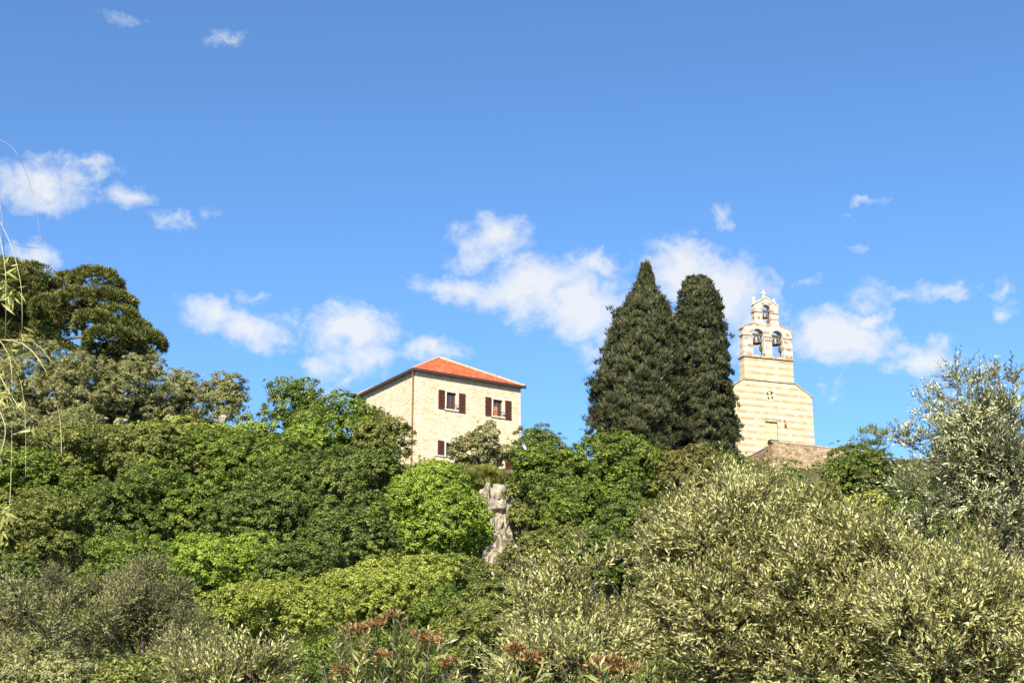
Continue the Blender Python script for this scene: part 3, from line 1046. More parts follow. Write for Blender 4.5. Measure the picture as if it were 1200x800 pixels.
def faceted(n1, n2, seed, planes, span):
    th = np.linspace(0, 2 * math.pi, n1, endpoint=False)
    ph = np.linspace(-math.pi / 2, math.pi / 2, n2)
    v = np.array([(math.cos(p) * math.cos(t), math.cos(p) * math.sin(t), math.sin(p)) for p in ph for t in th])
    r_ = np.random.default_rng(seed)
    for _ in range(planes):
        d = unit(r_.normal(size=3)); h = r_.uniform(*span)
        k = v @ d
        v = v - np.where(k > h, k - h, 0)[:, None] * d
    q = np.array([(i * n1 + j, i * n1 + (j + 1) % n1, (i + 1) * n1 + (j + 1) % n1, (i + 1) * n1 + j) for i in range(n2 - 1) for j in range(n1)])
    return v / np.abs(v).max(), q


def outcrop():
    """cliff of broken limestone blocks; front face follows the outline seen in the photo"""
    rows = [(562, 570, 590, 90.5), (572, 565, 598, 88.0), (586, 560, 602, 87.0), (602, 564, 598, 86.4), (620, 566, 597, 85.6), (640, 564, 604, 84.8), (660, 563, 612, 84.0), (680, 570, 612, 83.0), (705, 576, 604, 82.2), (740, 574, 598, 81.0)]
    nu, nv_ = 130, 230
    vv = np.linspace(0, len(rows) - 1, nv_)
    A = np.array([at(r_[1], r_[0], r_[3]) for r_ in rows])
    Bx = np.array([at(r_[2], r_[0], r_[3]) for r_ in rows])
    A = A + (A[:, :1] * 0 + .25) * np.array([1, 0, 0]); Bx = Bx + np.array([.02, 0, 0])
    ax = np.stack([np.interp(vv, range(len(rows)), A[:, i]) for i in range(3)], 1)
    bx = np.stack([np.interp(vv, range(len(rows)), Bx[:, i]) for i in range(3)], 1)
    uu = np.linspace(-.35, 1.35, nu)
    P = ax[:, None] + (bx - ax)[:, None] * uu[None, :, None]
    e = np.clip(np.maximum(-uu, uu - 1), 0, 1)
    P[:, :, 1] += (e * 9.0)[None]                       # sides turn back into the hill
    P = P.reshape(-1, 3)
    W_, H_ = 2.5, 7.5
    uv = np.stack([np.tile(uu * W_, nv_), np.repeat(np.linspace(0, H_, nv_), nu), np.zeros(nu * nv_)], 1)
    pw = uv + np.stack([noise3(uv, 1, 1.6), noise3(uv, 2, 1.6), np.zeros(len(uv))], 1) * .16
    disp = np.zeros(len(P))
    for cnt, amp, tl, cd, cw_ in ((26, .34, .45, .42, .05), (150, .12, .35, .14, .03)):
        seeds = np.stack([rng.uniform(-.35 * W_, 1.35 * W_, cnt), rng.uniform(0, H_, cnt), np.zeros(cnt)], 1)
        idc, gap = cells(pw * np.array([1.25, .85, 0]), seeds * np.array([1.25, .85, 0]))
        tilt = rng.normal(0, tl, (cnt, 3)); tilt[:, 2] = 0
        disp += (rng.uniform(-amp, amp, cnt)[idc] + np.sum((pw - seeds[idc]) * tilt[idc], 1)) * np.clip(gap / .04, 0, 1) - cd * np.exp(-(gap / cw_) ** 2)
    disp += noise3(P, 5, 3.0) * .05 + noise3(P, 6, 9.0) * .03
    P[:, 1] -= disp
    P[:, 2] += .3 * disp
    P[:, 1] -= .22
    q = (np.arange(nv_ - 1)[:, None] * nu + np.arange(nu - 1)[None]).ravel()
    Q = np.stack([q, q + nu, q + nu + 1, q + 1], 1)
    Vs, Qs, o_ = [P], [Q], len(P)
    # broken blocks standing out of the face
    for i, (x, y, rx, ry) in enumerate([(574, 580, 10, 9), (590, 577, 10, 10), (582, 593, 13, 8), (597, 589, 7, 8), (571, 603, 8, 7), (585, 611, 10, 8), (573, 618, 8, 10), (582, 631, 12, 10), (572, 648, 10, 14),
                                        (588, 646, 8, 11), (599, 650, 11, 13), (607, 661, 7, 10), (580, 667, 10, 12), (593, 669, 8, 9), (576, 685, 8, 10), (588, 689, 9, 9), (599, 685, 6, 7), (566, 590, 6, 8), (566, 632, 5, 9)]):
        Yc = float(np.interp(y, [r_[0] for r_ in rows], [r_[3] for r_ in rows])) + rng.uniform(.0, .3)
        v, q = faceted(40, 26, 50 + i, 20, (.42, .78))
        x += (y - 630) * .08
        sc = mpp(x, y, Yc) * 1.2
        v = v * np.array([rx * sc, .6 * max(rx, ry) * sc, ry * sc * 1.1])
        v = v + unit(v) * (noise3(v, 90 + i, 5.0) * .05 + noise3(v, 60 + i, 12.0) * .025)[:, None]
        a = rng.uniform(-.4, .4)
        v = np.stack([v[:, 0] * math.cos(a) + v[:, 2] * math.sin(a), v[:, 1], v[:, 2] * math.cos(a) - v[:, 0] * math.sin(a)], 1) + at(x, y, Yc)
        Vs.append(v); Qs.append(q + o_); o_ += len(v)
    P, Q = np.concatenate(Vs), np.concatenate(Qs)
    o = link('rock_outcrop', np_mesh('rock_outcrop', P, Q, smooth=False), M['rock'])
    return tag(o, 'pale limestone crag with dark cracks on the slope under the house', 'rock')


outcrop()


def boulder(name, label, px, py, rx, ry, Y, mat, group=None, seed=0):
    c = at(px, py, Y)
    s = mpp(px, py, Y)
    n1, n2 = 22, 14
    th = np.linspace(0, 2 * math.pi, n1, endpoint=False)
    ph = np.linspace(-math.pi / 2, math.pi / 2, n2)
    v = np.array([(math.cos(p) * math.cos(t), math.cos(p) * math.sin(t), math.sin(p)) for p in ph for t in th])
    r_ = np.random.default_rng(seed)
    for _ in range(16):                  # planar facets
        d = unit(r_.normal(size=3)); h = r_.uniform(.38, .8)
        k = v @ d
        v = v - np.where(k > h, k - h, 0)[:, None] * d
    v = v * (1 + noise3(v, seed, 2.5)[:, None] * .12)
    v = v * np.array([rx * s * .95, rx * s * .9, ry * s * .9])
    q = [(i * n1 + j, i * n1 + (j + 1) % n1, (i + 1) * n1 + (j + 1) % n1, (i + 1) * n1 + j) for i in range(n2 - 1) for j in range(n1)]
    o = link(name, np_mesh(name, v, q), mat)
    o.location = c
    return tag(o, label, 'rock', group)


G = 'limestone boulders on the left skyline'
boulder('boulder', 'pale limestone boulder under the olives, furthest left on the left skyline', 118, 492, 13, 7, 90, M['rock'], G, 1)
boulder('boulder', 'wedge shaped pale boulder in the scrub below the olive clump on the left skyline', 144, 494, 12, 8, 90, M['rock'], G, 2)
boulder('boulder', 'rounded whitish boulder against the gap of sky under the small skyline olive', 203, 492, 11, 9, 90, M['rock'], G, 3)
boulder('boulder', 'flat low pale boulder between the whitish boulder and the leaning slab', 226, 498, 7, 4, 89, M['rock'], G, 4)
boulder('boulder', 'leaning pale rock slab under the right hand olive of the left skyline', 260, 493, 9, 10, 90, M['rock'], G, 5)
boulder('boulder', 'small pale stone in leaves beside the brown leaved tree below the cypresses', 803, 534, 6, 4, 84, M['rock'], None, 9)
boulder('earth_bank', 'patch of bare red earth below the whitish boulder on the skyline', 202, 504, 11, 5, 88.5, M['redearth'], None, 6)


# ------------------------------------------------------------------ trees and shrubs
def lf(Y, f=1.0): return (.00145 * Y * f, .0009 * Y * f)


def oak(label, cx, cy, rx, ry, Y, mat='oak', name='broadleaf_tree', cat='tree', group=None, **k):
    a = dict(rc=max(.16, .0034 * Y), k=52, leaf=lf(Y), lobes_n=15, lobesize=(.28, .60))
    a.update(k)
    return tree(name, label, cat, cx, cy, rx, ry, Y, mat, group, **a)


# pines on the left
tree('pine_tree', 'dark pine with a broad crown cut by the left edge of the picture', 'pine tree', 16, 370, 58, 68, 102, 'pine', 'pines on the left skyline',
     lobes_n=24, rc=.32, k=60, leaf=(.24, .055), style='needle', bark='palebark', trunk_r=.24, lobesize=(.24, .40), low=-.5, up=.8, fill=.3, tvar=.45)


def umbrella_pine():
    """pine with separate flat pads on visible limbs"""
    Y = 100
    b = at(97, 470, Y)
    base = np.array([b[0], b[1], float(terrain(b[0], b[1]))])
    root = empty('pine_tree', base, 'pine with layered pads, a bare pale trunk and sky showing left of it', 'pine tree', 'pines on the left skyline')
    pads = [(112, 334, 30, 18), (90, 352, 20, 13), (125, 356, 32, 14), (135, 372, 26, 12), (112, 380, 24, 12), (152, 388, 24, 13), (166, 400, 22, 13), (130, 398, 28, 11),
            (178, 408, 14, 10), (148, 414, 26, 11), (118, 416, 20, 10), (70, 345, 18, 14), (58, 362, 18, 14), (72, 412, 18, 9), (54, 398, 16, 12), (172, 424, 12, 12), (136, 432, 22, 10), (100, 368, 14, 12), (108, 440, 22, 12), (84, 436, 20, 12), (160, 438, 18, 10), (78, 330, 13, 9)]
    lobes = []
    for x, y, rx, ry in pads:
        q = at(x, y, Y + rng.uniform(-2.2, 2.2)) - base
        s = mpp(x, y, Y)
        lobes.append((q, np.array([rx * s, rx * s, ry * s * .88])))
    P, D = clump_points(lobes, .30, 1.25, -.6)
    link('crown', cat_mesh('crown', [crown_leaves(P, D, .30, 64, .24, .055, 'needle', up=.9, tvar=.4)]), M['pine'], root)
    mb = MB()
    w_ = lambda x, y: at(x, y, Y) - base
    tr = [np.array([0, 0, -.6]), w_(96, 450), w_(98, 420), w_(97, 395), w_(99, 370), w_(108, 345)]
    mb.tube(tr, [.26, .22, .18, .15, .11, .05], 9)
    for x, y, rx, ry in pads:
        s = tr[2] if y > 405 else tr[3] if y > 380 else tr[4]
        mb.tube(limb_path(s, w_(x, y + 2), .15, 6), np.linspace(.12, .03, 6), 6)
    mb.build('trunk', M['palebark'], root, smooth=True)


umbrella_pine()

SK = 'grey olive trees along the left skyline'
go = dict(mat='greyolive', name='olive_tree', cat='olive tree', group=SK, rc=.27, k=50, leaf=(.15, .05), lobesize=(.26, .48), low=-.95, up=.7)
for a in [('grey olive tree half hidden behind the hanging twigs under the cut off pine', 24, 448, 54, 52, 94),
          ('grey olive tree in front of the trunk of the layered pine', 96, 458, 44, 46, 92),
          ('tall grey olive tree below the right end of the layered pine', 154, 454, 42, 44, 93),
          ('loose grey olive tree with a gap of sky under its right side', 210, 462, 28, 33, 97),
          ('rounded grey olive tree standing right of the sky gap, last on the left skyline', 262, 466, 29, 32, 96)]:
    oak(*a, lobes_n=15, dens=.9, fill=.25, **go)
oak('olive scrub patch spreading below the skyline olives behind the hanging twigs', 62, 510, 72, 30, 87, **{**go, 'group': None, 'name': 'olive_shrub', 'cat': 'shrub'})
oak('thin twiggy bush against the sky between the last skyline olive and the dark tree', 300, 488, 20, 10, 94, 'scrub', 'shrub', 'shrub', dens=.4, lobes_n=5, lobesize=(.25, .4), fill=0)
oak('low yellowish scrub around the skyline boulders', 205, 506, 80, 9, 86.5, 'yellow', 'shrub', 'shrub', dens=.8, lobes_n=12, lobesize=(.18, .3), deep=.4)
oak('low green scrub right of the leaning rock slab', 298, 506, 34, 13, 88, 'bright', 'shrub', 'shrub', dens=.8, lobes_n=8, lobesize=(.25, .4), deep=.5)

# trees left of the house
oak('dark round topped tree rising on the skyline left of the house', 347, 474, 33, 33, 93, 'oak', rc=.36)
oak('large leafy tree hiding the lower left corner of the house', 398, 508, 60, 42, 88, 'oak', lobes_n=12)
oak('small drooping tree against the left wall of the house', 446, 516, 32, 36, 86.5, 'scrub', up=.2, dens=.9)
oak('light green young tree in front of the dark tree left of the house', 362, 518, 30, 22, 84, 'bright')
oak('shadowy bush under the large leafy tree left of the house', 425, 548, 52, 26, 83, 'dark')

W1 = 'trees of the wood on the left slope'
for a in [('wood tree beside the tuft of the long hanging twig on the left', 30, 566, 62, 46, 80, 'oak'),
          ('olive green wood tree below the pine trunk, upper left of the wood', 108, 548, 66, 44, 82, 'scrub'),
          ('dull olive green wood tree just below the wedge shaped boulder', 180, 540, 56, 40, 83, 'scrub'),
          ('wood tree just below the patch of red earth', 240, 534, 52, 36, 84, 'oak'),
          ('wood tree just below the leaning rock slab', 305, 546, 56, 40, 82, 'oak'),
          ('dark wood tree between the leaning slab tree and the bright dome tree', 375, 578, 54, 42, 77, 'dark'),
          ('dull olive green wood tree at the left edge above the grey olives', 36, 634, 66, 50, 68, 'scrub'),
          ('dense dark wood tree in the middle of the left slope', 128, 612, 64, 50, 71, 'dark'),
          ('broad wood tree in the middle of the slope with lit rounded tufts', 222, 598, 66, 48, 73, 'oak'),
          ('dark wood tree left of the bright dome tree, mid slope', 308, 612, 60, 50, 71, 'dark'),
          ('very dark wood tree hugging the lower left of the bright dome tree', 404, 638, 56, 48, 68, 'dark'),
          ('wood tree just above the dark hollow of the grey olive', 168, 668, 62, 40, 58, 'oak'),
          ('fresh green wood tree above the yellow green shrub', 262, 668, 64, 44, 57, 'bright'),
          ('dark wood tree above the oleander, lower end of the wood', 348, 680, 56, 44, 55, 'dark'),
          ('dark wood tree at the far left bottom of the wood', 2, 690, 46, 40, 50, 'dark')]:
    oak(a[0], a[1], a[2], a[3] * 1.08, a[4] * 1.08, a[5], a[6], group=W1)

# bright dome tree and its neighbours
oak('bright green dome shaped tree left of the pale crag', 499, 612, 68, 64, 77, 'bright', lobes_n=22, lobesize=(.42, .58), dens=1.1)
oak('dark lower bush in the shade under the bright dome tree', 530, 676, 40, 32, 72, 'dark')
oak('small yellow green bush against the left foot of the crag', 546, 660, 15, 22, 79, 'yellow')
oak('yellow green shrub left of the oleander, above the silvery crown at the bottom edge', 318, 716, 76, 46, 42, 'yellow', 'shrub', 'shrub')
oak('broad yellow green tree right behind the oleander', 452, 698, 80, 46, 46, 'yellow')
oak('green leafy bush right of the oleander flowers at the bottom', 556, 748, 48, 44, 38, 'scrub', 'shrub', 'shrub')
oak('grey green bush below the crag', 578, 705, 40, 40, 58, 'scrub', 'shrub', 'shrub', up=.9)
oak('green bush between the yellow tree and the grey bush below the crag', 520, 726, 36, 34, 44, 'oak', 'shrub', 'shrub')
oak('dark bush at the bottom between the near olive and the oleander', 372, 776, 34, 36, 30, 'oak', 'shrub', 'shrub')
oak('green bush behind the reddish oleander, bottom middle', 470, 770, 70, 36, 34, 'oak', 'shrub', 'shrub')

# in front of the house
oak('grey green bushy tree in front of the right ground floor window', 560, 528, 32, 27, 91.5, 'greyolive', 'small_tree', 'small tree', rc=.28, k=40, leaf=(.17, .08), lobesize=(.3, .48), dens=.9, fill=.1, up=.6)
oak('fuzzy grass green shrub on top of the crag', 563, 565, 30, 15, 89.6, 'scrub', 'shrub', 'shrub', rc=.25, style='flame', leaf=(.3, .04), k=70)
oak('low green shrub along the foot of the front wall of the house', 514, 553, 32, 11, 90, 'bright', 'shrub', 'shrub', rc=.28)
oak('blue green tree against the right corner of the house', 627, 532, 30, 33, 91, 'dark', rc=.36)
oak('light green bush leaning over the left side of the crag at half height', 560, 616, 13, 20, 84.0, 'bright', 'shrub', 'shrub', rc=.22, lobes_n=8)
oak('dull green bush growing out of the right side of the crag', 609, 606, 13, 19, 84.4, 'scrub', 'shrub', 'shrub', rc=.22, lobes_n=8)
oak('low bush on the right shoulder of the crag below the house', 611, 572, 8, 15, 87.5, 'scrub', 'shrub', 'shrub', rc=.25)
oak('small dark shrub growing in the cleft of the crag', 601, 606, 6, 8, 85.6, 'dark', 'shrub', 'shrub', rc=.22, k=40, lobes_n=5)
oak('dull green shrub at the right foot of the crag', 630, 678, 20, 34, 80, 'scrub', 'shrub', 'shrub')

W2 = 'trees between the crag and the churchyard'
for a in [('rounded green tree right of the house corner tree, below the sky gap', 655, 562, 48, 42, 86, 'oak'),
          ('largest green tree under the left cypress', 724, 548, 66, 46, 88, 'oak'),
          ('dark tree right beside the crag', 662, 598, 38, 44, 81, 'dark'),
          ('leafy tree in the middle between crag and right hand olives', 694, 606, 52, 44, 78, 'oak'),
          ('dark green tree left of the near olive crown', 752, 616, 50, 46, 75, 'dark'),
          ('olive green tree low on the slope below the crag side trees', 650, 660, 50, 44, 66, 'scrub'),
          ('shaded tree behind the top of the near olives', 712, 664, 56, 40, 64, 'dark')]:
    oak(*a[:6], a[6], group=W2)
oak('brownish leaved tree with dry tufts below the right cypress', 806, 566, 42, 42, 84, 'autumn', dens=.85)
oak('olive green tree below the brownish leaved tree', 792, 622, 48, 40, 74, 'autumn')
oak('dark green bush at the foot of the right cypress beside the church', 848, 552, 26, 28, 91, 'oak', 'shrub', 'shrub')
oak('round dark bush hiding the right end of the churchyard wall', 1012, 566, 50, 42, 90, 'dark', 'shrub', 'shrub', rc=.3)
oak('thin feathery sapling sticking up behind the round dark bush', 1022, 516, 17, 16, 94, 'scrub', 'sapling', 'small tree', rc=.34, dens=.28, lobes_n=14, lobesize=(.12, .24), style='flame', leaf=(.34, .06), k=26, fill=0)
oak('low scrub along the foot of the churchyard wall', 925, 570, 58, 18, 96, 'scrub', 'shrub', 'shrub', lobes_n=16, lobesize=(.2, .36), deep=.4)
oak('yellow green bush under the round dark bush', 1012, 612, 38, 30, 66, 'yellow', 'shrub', 'shrub')
oak('grey green bush between the near olives and the churchyard wall', 930, 600, 56, 40, 70, 'scrub', 'shrub', 'shrub')
oak('dark bush behind the trunk of the tall right hand olive', 1090, 610, 50, 50, 60, 'dark', 'shrub', 'shrub')
oak('leafy tree far right behind the tall olive', 1190, 600, 60, 55, 62, 'oak')


# cypresses
def cypress(label, prof, Y, frag, feather, rc, k, leaf):
    """prof: (photo row, column of the axis, half width in pixels)"""
    rows = [p[0] for p in prof]
    b = at(prof[-1][1], prof[-1][0], Y)
    base = np.array([b[0], b[1], min(float(terrain(b[0], b[1])), b[2])])
    root = empty('cypress_tree', base, label, 'cypress', 'cypresses beside the church')
    s = mpp(prof[0][1], rows[0], Y)
    n = frag
    y = rows[0] + (rows[-1] - rows[0]) * rng.uniform(0, 1, n) ** .8
    hw = np.interp(y, rows, [p[2] for p in prof]) * s
    ax = np.interp(y, rows, [p[1] for p in prof])
    ctr = np.array([at(a_, y_, Y) for a_, y_ in zip(ax, y)]) - base
    ph = rng.uniform(0, 2 * math.pi, n)
    lump = 1 + .08 * np.sin(ph * 5 + y * .13) + .07 * np.sin(ph * 9 - y * .31) + .05 * np.sin(ph * 17 + y * .6)
    clump = np.sin(ph * 3 + y * .21) * np.sin(y * .37 + ph * 2)
    rr = hw * rng.uniform(.72, 1.0, n) * lump * (1 + .10 * clump) + rng.uniform(0, 1, n) ** 6 * .45 * np.clip(hw / 1.6, 0, 1)
    D = np.stack([np.cos(ph), np.sin(ph), np.full(n, .25)], 1)
    P = ctr + np.stack([np.cos(ph) * rr, np.sin(ph) * rr, np.zeros(n)], 1)
    rca = rc * np.clip(hw / 1.3, .35, 1)
    parts = [crown_leaves(P, D, rca, k, leaf[0], leaf[1], 'flame', up=.5, tvar=.36)]
    if feather:                          # loose sprays along the outline
        q = rng.integers(0, n, feather)
        P2 = P[q] + D[q] * rca[q][:, None] + np.array([0, 0, .18])
        parts.append(crown_leaves(P2, D[q], rca[q] * .7, max(10, k // 3), leaf[0] * 1.2, leaf[1] * .8, 'flame', up=1.2))
    link('crown', cat_mesh('crown', parts), M['cypress'], root)
    mb = MB()
    topz = ctr[:, 2].max()
    mb.tube([(0, 0, -.8), (0, 0, 1.5), tuple(np.array(at(prof[2][1], prof[2][0], Y)) - base)], [.42, .36, .06], 9)
    for i in range(40):
        j = rng.integers(0, n)
        c_ = ctr[j]
        mb.tube(limb_path((c_[0], c_[1], max(.5, c_[2] - .8)), P[j] * .9 + c_ * .1, .1, 4), np.linspace(.07, .015, 4), 5)
    mb.build('trunk', M['bark'], root, smooth=True)


cypress('wide feathery cypress with a pointed top, left of the pair', [(313, 757, 1), (328, 757, 5), (345, 756, 11), (362, 755, 21), (385, 754, 31), (415, 752, 40), (450, 749, 47), (485, 748, 50), (515, 749, 49), (545, 750, 34)], 97.5, 3400, 1100, .26, 40, (.30, .075))
cypress('narrow column shaped cypress with a blunt top, right of the pair', [(327, 818, 9), (334, 818, 14), (348, 818, 19), (370, 819, 22), (400, 820, 25), (440, 822, 28), (480, 824, 31), (510, 825, 32), (550, 826, 28)], 99, 2500, 120, .28, 42, (.24, .09))


# ------------------------------------------------------------------ grey olives lower left, mid distance
OL = 'grey olives in the lower left corner'
mid = dict(nsub=60, sub=(.22, .36), leaf=(.11, .03), per_shoot=56, Ls=(.22, .5), per_m=26, mat='greyolive', upness=.5, tvar=.3)
near_olive('olive_tree', 'grey olive tree filling the lower left corner of the picture', 40, 752, 84, 92, 30, OL, **mid)
near_olive('olive_tree', 'grey olive tree with a rounded top between the corner olive and the yellow green shrub', 166, 736, 64, 70, 32, OL, **mid)
near_olive('olive_tree', 'small grey olive tree behind the silvery crown at the bottom edge', 226, 766, 42, 62, 30, OL, **{**mid, 'nsub': 34})

oak('low grey green scrub in the lower left corner under the corner olive', 50, 800, 90, 36, 25, 'greyolive', 'shrub', 'shrub', lobes_n=16, rc=.2, leaf=(.09, .03))
oak('low grey green scrub under the round topped grey olive at the bottom edge', 160, 806, 60, 34, 25, 'scrub', 'shrub', 'shrub', lobes_n=14, rc=.2, leaf=(.09, .03))

# ------------------------------------------------------------------ near olives
NG = 'near olive trees along the right foreground'
near_olive('olive_tree', 'silvery olive crown peeping up from the bottom edge left of the oleander', 280, 812, 88, 42, 12.5, None, nsub=40)
near_olive('olive_tree', 'near olive with upright leafy shoots just right of the crag', 672, 768, 84, 86, 13.0, NG, nsub=58, extra=[(682, 650, 10), (700, 668, 12), (722, 662, 10), (640, 700, 12), (620, 720, 12), (660, 680, 14)])
near_olive('olive_tree', 'largest near olive, its crown peak just below the churchyard wall corner', 850, 712, 108, 134, 13.4, NG, nsub=95, extra=[(850, 566, 11), (866, 578, 14), (888, 580, 10), (905, 588, 12), (812, 590, 12), (772, 640, 14), (800, 612, 14)])
near_olive('olive_tree', 'near olive in front of the round dark bush, its top level with the wall foot', 968, 722, 104, 126, 13.0, NG, nsub=90, extra=[(935, 590, 12), (962, 594, 12), (1000, 604, 13)])
near_olive('olive_tree', 'tallest near olive standing against the sky at the right edge', 1164, 548, 62, 100, 15.0, NG, nsub=74, sub=(.16, .30), trunk_r=.075, per_shoot=100, mat='silver',
           extra=[(1056, 512, 7), (1068, 524, 9), (1085, 516, 8), (1098, 496, 9), (1094, 482, 7), (1112, 470, 10), (1122, 446, 9), (1132, 456, 12), (1148, 448, 8), (1166, 446, 8), (1185, 452, 9), (1070, 570, 20), (1084, 612, 18), (1098, 540, 18), (1104, 590, 20), (1134, 604, 20), (1156, 618, 22), (1184, 606, 22), (1192, 640, 20), (1170, 650, 22)])
near_olive('olive_tree', 'yellow green near olive under the tallest one in the lower right corner', 1110, 742, 112, 104, 12.0, NG, nsub=80, extra=[(1128, 640, 12), (1150, 635, 10), (1060, 650, 12)])
near_olive('olive_tree', 'near olive bush at the bottom edge between the two red flower heads', 640, 800, 66, 56, 11.6, NG, nsub=36)


# ------------------------------------------------------------------ oleanders
def oleander(label, cx, cy, w, Y, stems, heads):
    """stems: tips in photo pixels; heads: (x, y, size in px) of the flower heads"""
    c = at(cx, cy, Y)
    base = np.array([c[0], c[1], float(terrain(c[0], c[1]))])
    s = mpp(cx, cy, Y)
    root = empty('oleander', base, label, 'oleander', 'oleanders with faded flowers')
    P, D, L = [], [], []
    mb = MB()
    for x, y in stems:
        tip = at(x, y, Y + rng.uniform(-.4, .4)) - base
        foot = np.array([tip[0] * .25, rng.uniform(-.2, .2), 0])
        path = limb_path(foot, tip, .05, 6)
        mb.tube(path, np.linspace(.011, .005, 6), 5)
        for f0 in (.3, .42, .54, .66, .78, .9):
            q = foot + (tip - foot) * f0
            P.append(q); D.append(unit(unit(tip - foot) + rng.normal(0, .35, 3))); L.append(min(.6, np.linalg.norm(tip - foot) * (1 - f0)) + .14)
    P, D, L = np.array(P), np.array(D), np.array(L)
    lfp, st = shoots(P, D, L, (.165, .034), 42, spread=.85, tvar=.5)
    mb.build('stems', M['bark'], root, smooth=True)
    link('twigs', np_mesh('twigs', *st), M['bark'], root)
    link('foliage', cat_mesh('foliage', [lfp]), M['oleander'], root)
    for x, y, r in heads:
        q = at(x, y + 6, Y - .1) - base
        r *= .66
        n = int(16 + r * 2.6)
        d = rdir(n); d[:, 2] = np.abs(d[:, 2])
        p = q + d * (r * s) * rng.uniform(.3, 1, (n, 1)) * np.array([1.5, 1, 1.1])
        pt = crown_leaves(p, d, .04, 6, .045, .016, 'needle', up=.1, jit=1, tvar=.9)
        link('flower_head', cat_mesh('flower_head', [pt]), M['blossom'], root)


oleander('oleander with several faded reddish flower heads at the bottom middle', 460, 770, 90, 15,
         [(392, 738), (408, 728), (425, 735), (440, 722), (462, 714), (478, 722), (462, 740), (490, 742), (505, 738), (520, 748), (532, 765), (400, 765), (380, 782), (430, 765), (450, 770), (475, 765), (500, 775), (412, 790), (445, 795), (480, 795), (515, 790), (540, 790)],
         [(414, 736, 13), (440, 728, 8), (460, 719, 10), (490, 742, 9), (506, 748, 13), (448, 765, 9), (402, 783, 12), (526, 772, 8)])
oleander('oleander with one wide red and cream flower head among the near olives', 725, 798, 60, 10.8,
         [(695, 782), (710, 780), (730, 778), (745, 782), (758, 795), (720, 795), (700, 800)],
         [(700, 776, 12), (716, 774, 10), (738, 784, 14), (722, 780, 10)])
oleander('oleander with a single small red flower spike right of the green bush', 606, 778, 30, 11.2,
         [(606, 760), (596, 772), (618, 772), (610, 790), (590, 795)],
         [(606, 756, 7), (622, 766, 5)])


# ------------------------------------------------------------------ weeping tree at the left edge
def weeping():
    Y = 7.0
    b = at(-120, 600, Y)
    base = np.array([b[0] - .35, b[1], float(terrain(b[0], b[1]))])
    root = empty('weeping_tree', base, 'weeping tree at the left edge whose thin yellow twigs hang into the picture', 'tree')
    w_ = lambda x, y, dy=0: at(x, y, Y + dy) - base
    top = w_(-70, 150)
    mb = MB()
    mb.tube([(0, 0, -.4), (.02, 0, 1.2), (.05, .02, 2.4), (.1, 0, 3.4)], [.2, .16, .13, .09], 10)
    mb.tube(limb_path((.08, 0, 3.0), top, .05), np.linspace(.07, .02, 5), 7)
    mb.tube(limb_path((.05, 0, 2.4), w_(-60, 400), .04), np.linspace(.06, .02, 5), 7)
    mb.build('trunk', M['bark'], root, smooth=True)
    S = [([(-70, 150), (-20, 158), (8, 168), (22, 184), (34, 212), (42, 244), (48, 282)], 'redtwig', .0016),
         ([(-70, 150), (-10, 205), (0, 240), (3, 268), (5, 300)], 'redtwig', .003),
         ([(-60, 250), (-10, 272), (16, 286), (48, 291)], 'bark', .0018),
         ([(-60, 400), (0, 398), (30, 405), (52, 432), (66, 470), (71, 500), (72, 532)], 'straw', .0035),
         ([(-60, 400), (-10, 395), (8, 412), (14, 440), (14, 500), (12, 580), (8, 615)], 'straw', .0032),
         ([(-60, 400), (-12, 425), (8, 455), (24, 480), (42, 504)], 'straw', .004),
         ([(-60, 400), (20, 398), (45, 405), (62, 425), (80, 432)], 'straw', .0025),
         ([(-70, 150), (-15, 230), (4, 300), (7, 350), (6, 400)], 'straw', .003),
         ([(-70, 150), (0, 260), (22, 320), (26, 370), (24, 410)], 'straw', .0025),
         ([(-60, 400), (-14, 460), (6, 500), (-2, 540)], 'straw', .004),
         ([(-60, 400), (10, 425), (28, 470), (30, 560)], 'straw', .0018)]
    for pts, m, r in S:
        p = [w_(x, y, .1 * math.sin(i * 1.7)) for i, (x, y) in enumerate(pts)]
        q = []
        for i in range(len(p) - 1):      # Catmull-Rom
            p0, p1, p2, p3 = p[max(i - 1, 0)], p[i], p[i + 1], p[min(i + 2, len(p) - 1)]
            for t in np.linspace(0, 1, 6)[:-1]:
                q.append(.5 * (2 * p1 + (p2 - p0) * t + (2 * p0 - 5 * p1 + 4 * p2 - p3) * t * t + (3 * p1 - 3 * p2 + p3 - p0) * t ** 3))
        q.append(p[-1])
        mb = MB(); mb.tube(q, np.linspace(r * .7, r * .35, len(q)), 5)
        mb.build('hanging_twig', M[m], root, smooth=True)
    B, A = [], []
    for x, y, sx, sy, n in [(8, 330, 9, 26, 34), (14, 345, 9, 10, 12), (8, 460, 12, 14, 34), (22, 470, 6, 8, 10), (40, 502, 7, 5, 14), (6, 600, 8, 12, 22), (4, 625, 8, 12, 22), (26, 392, 4, 12, 8), (4, 440, 8, 10, 14), (12, 410, 5, 8, 8), (-2, 520, 8, 18, 14)]:
        for _ in range(n):
            B.append(w_(x + rng.normal() * sx * .6, y + rng.normal() * sy * .6, rng.normal() * .12))
            A.append((rng.normal() * .7, rng.normal() * .6, -rng.uniform(.0, 1.0)))
    B, A = np.array(B), np.array(A)
    v, q = leaves(B, A, rdir(len(B)), .075 * rng.uniform(.6, 1.3, len(B)), .012)
    link('foliage', cat_mesh('foliage', [(v, q, np.clip(rng.normal(.5, .3, len(B)), 0, 1))]), M['willow'], root)


weeping()


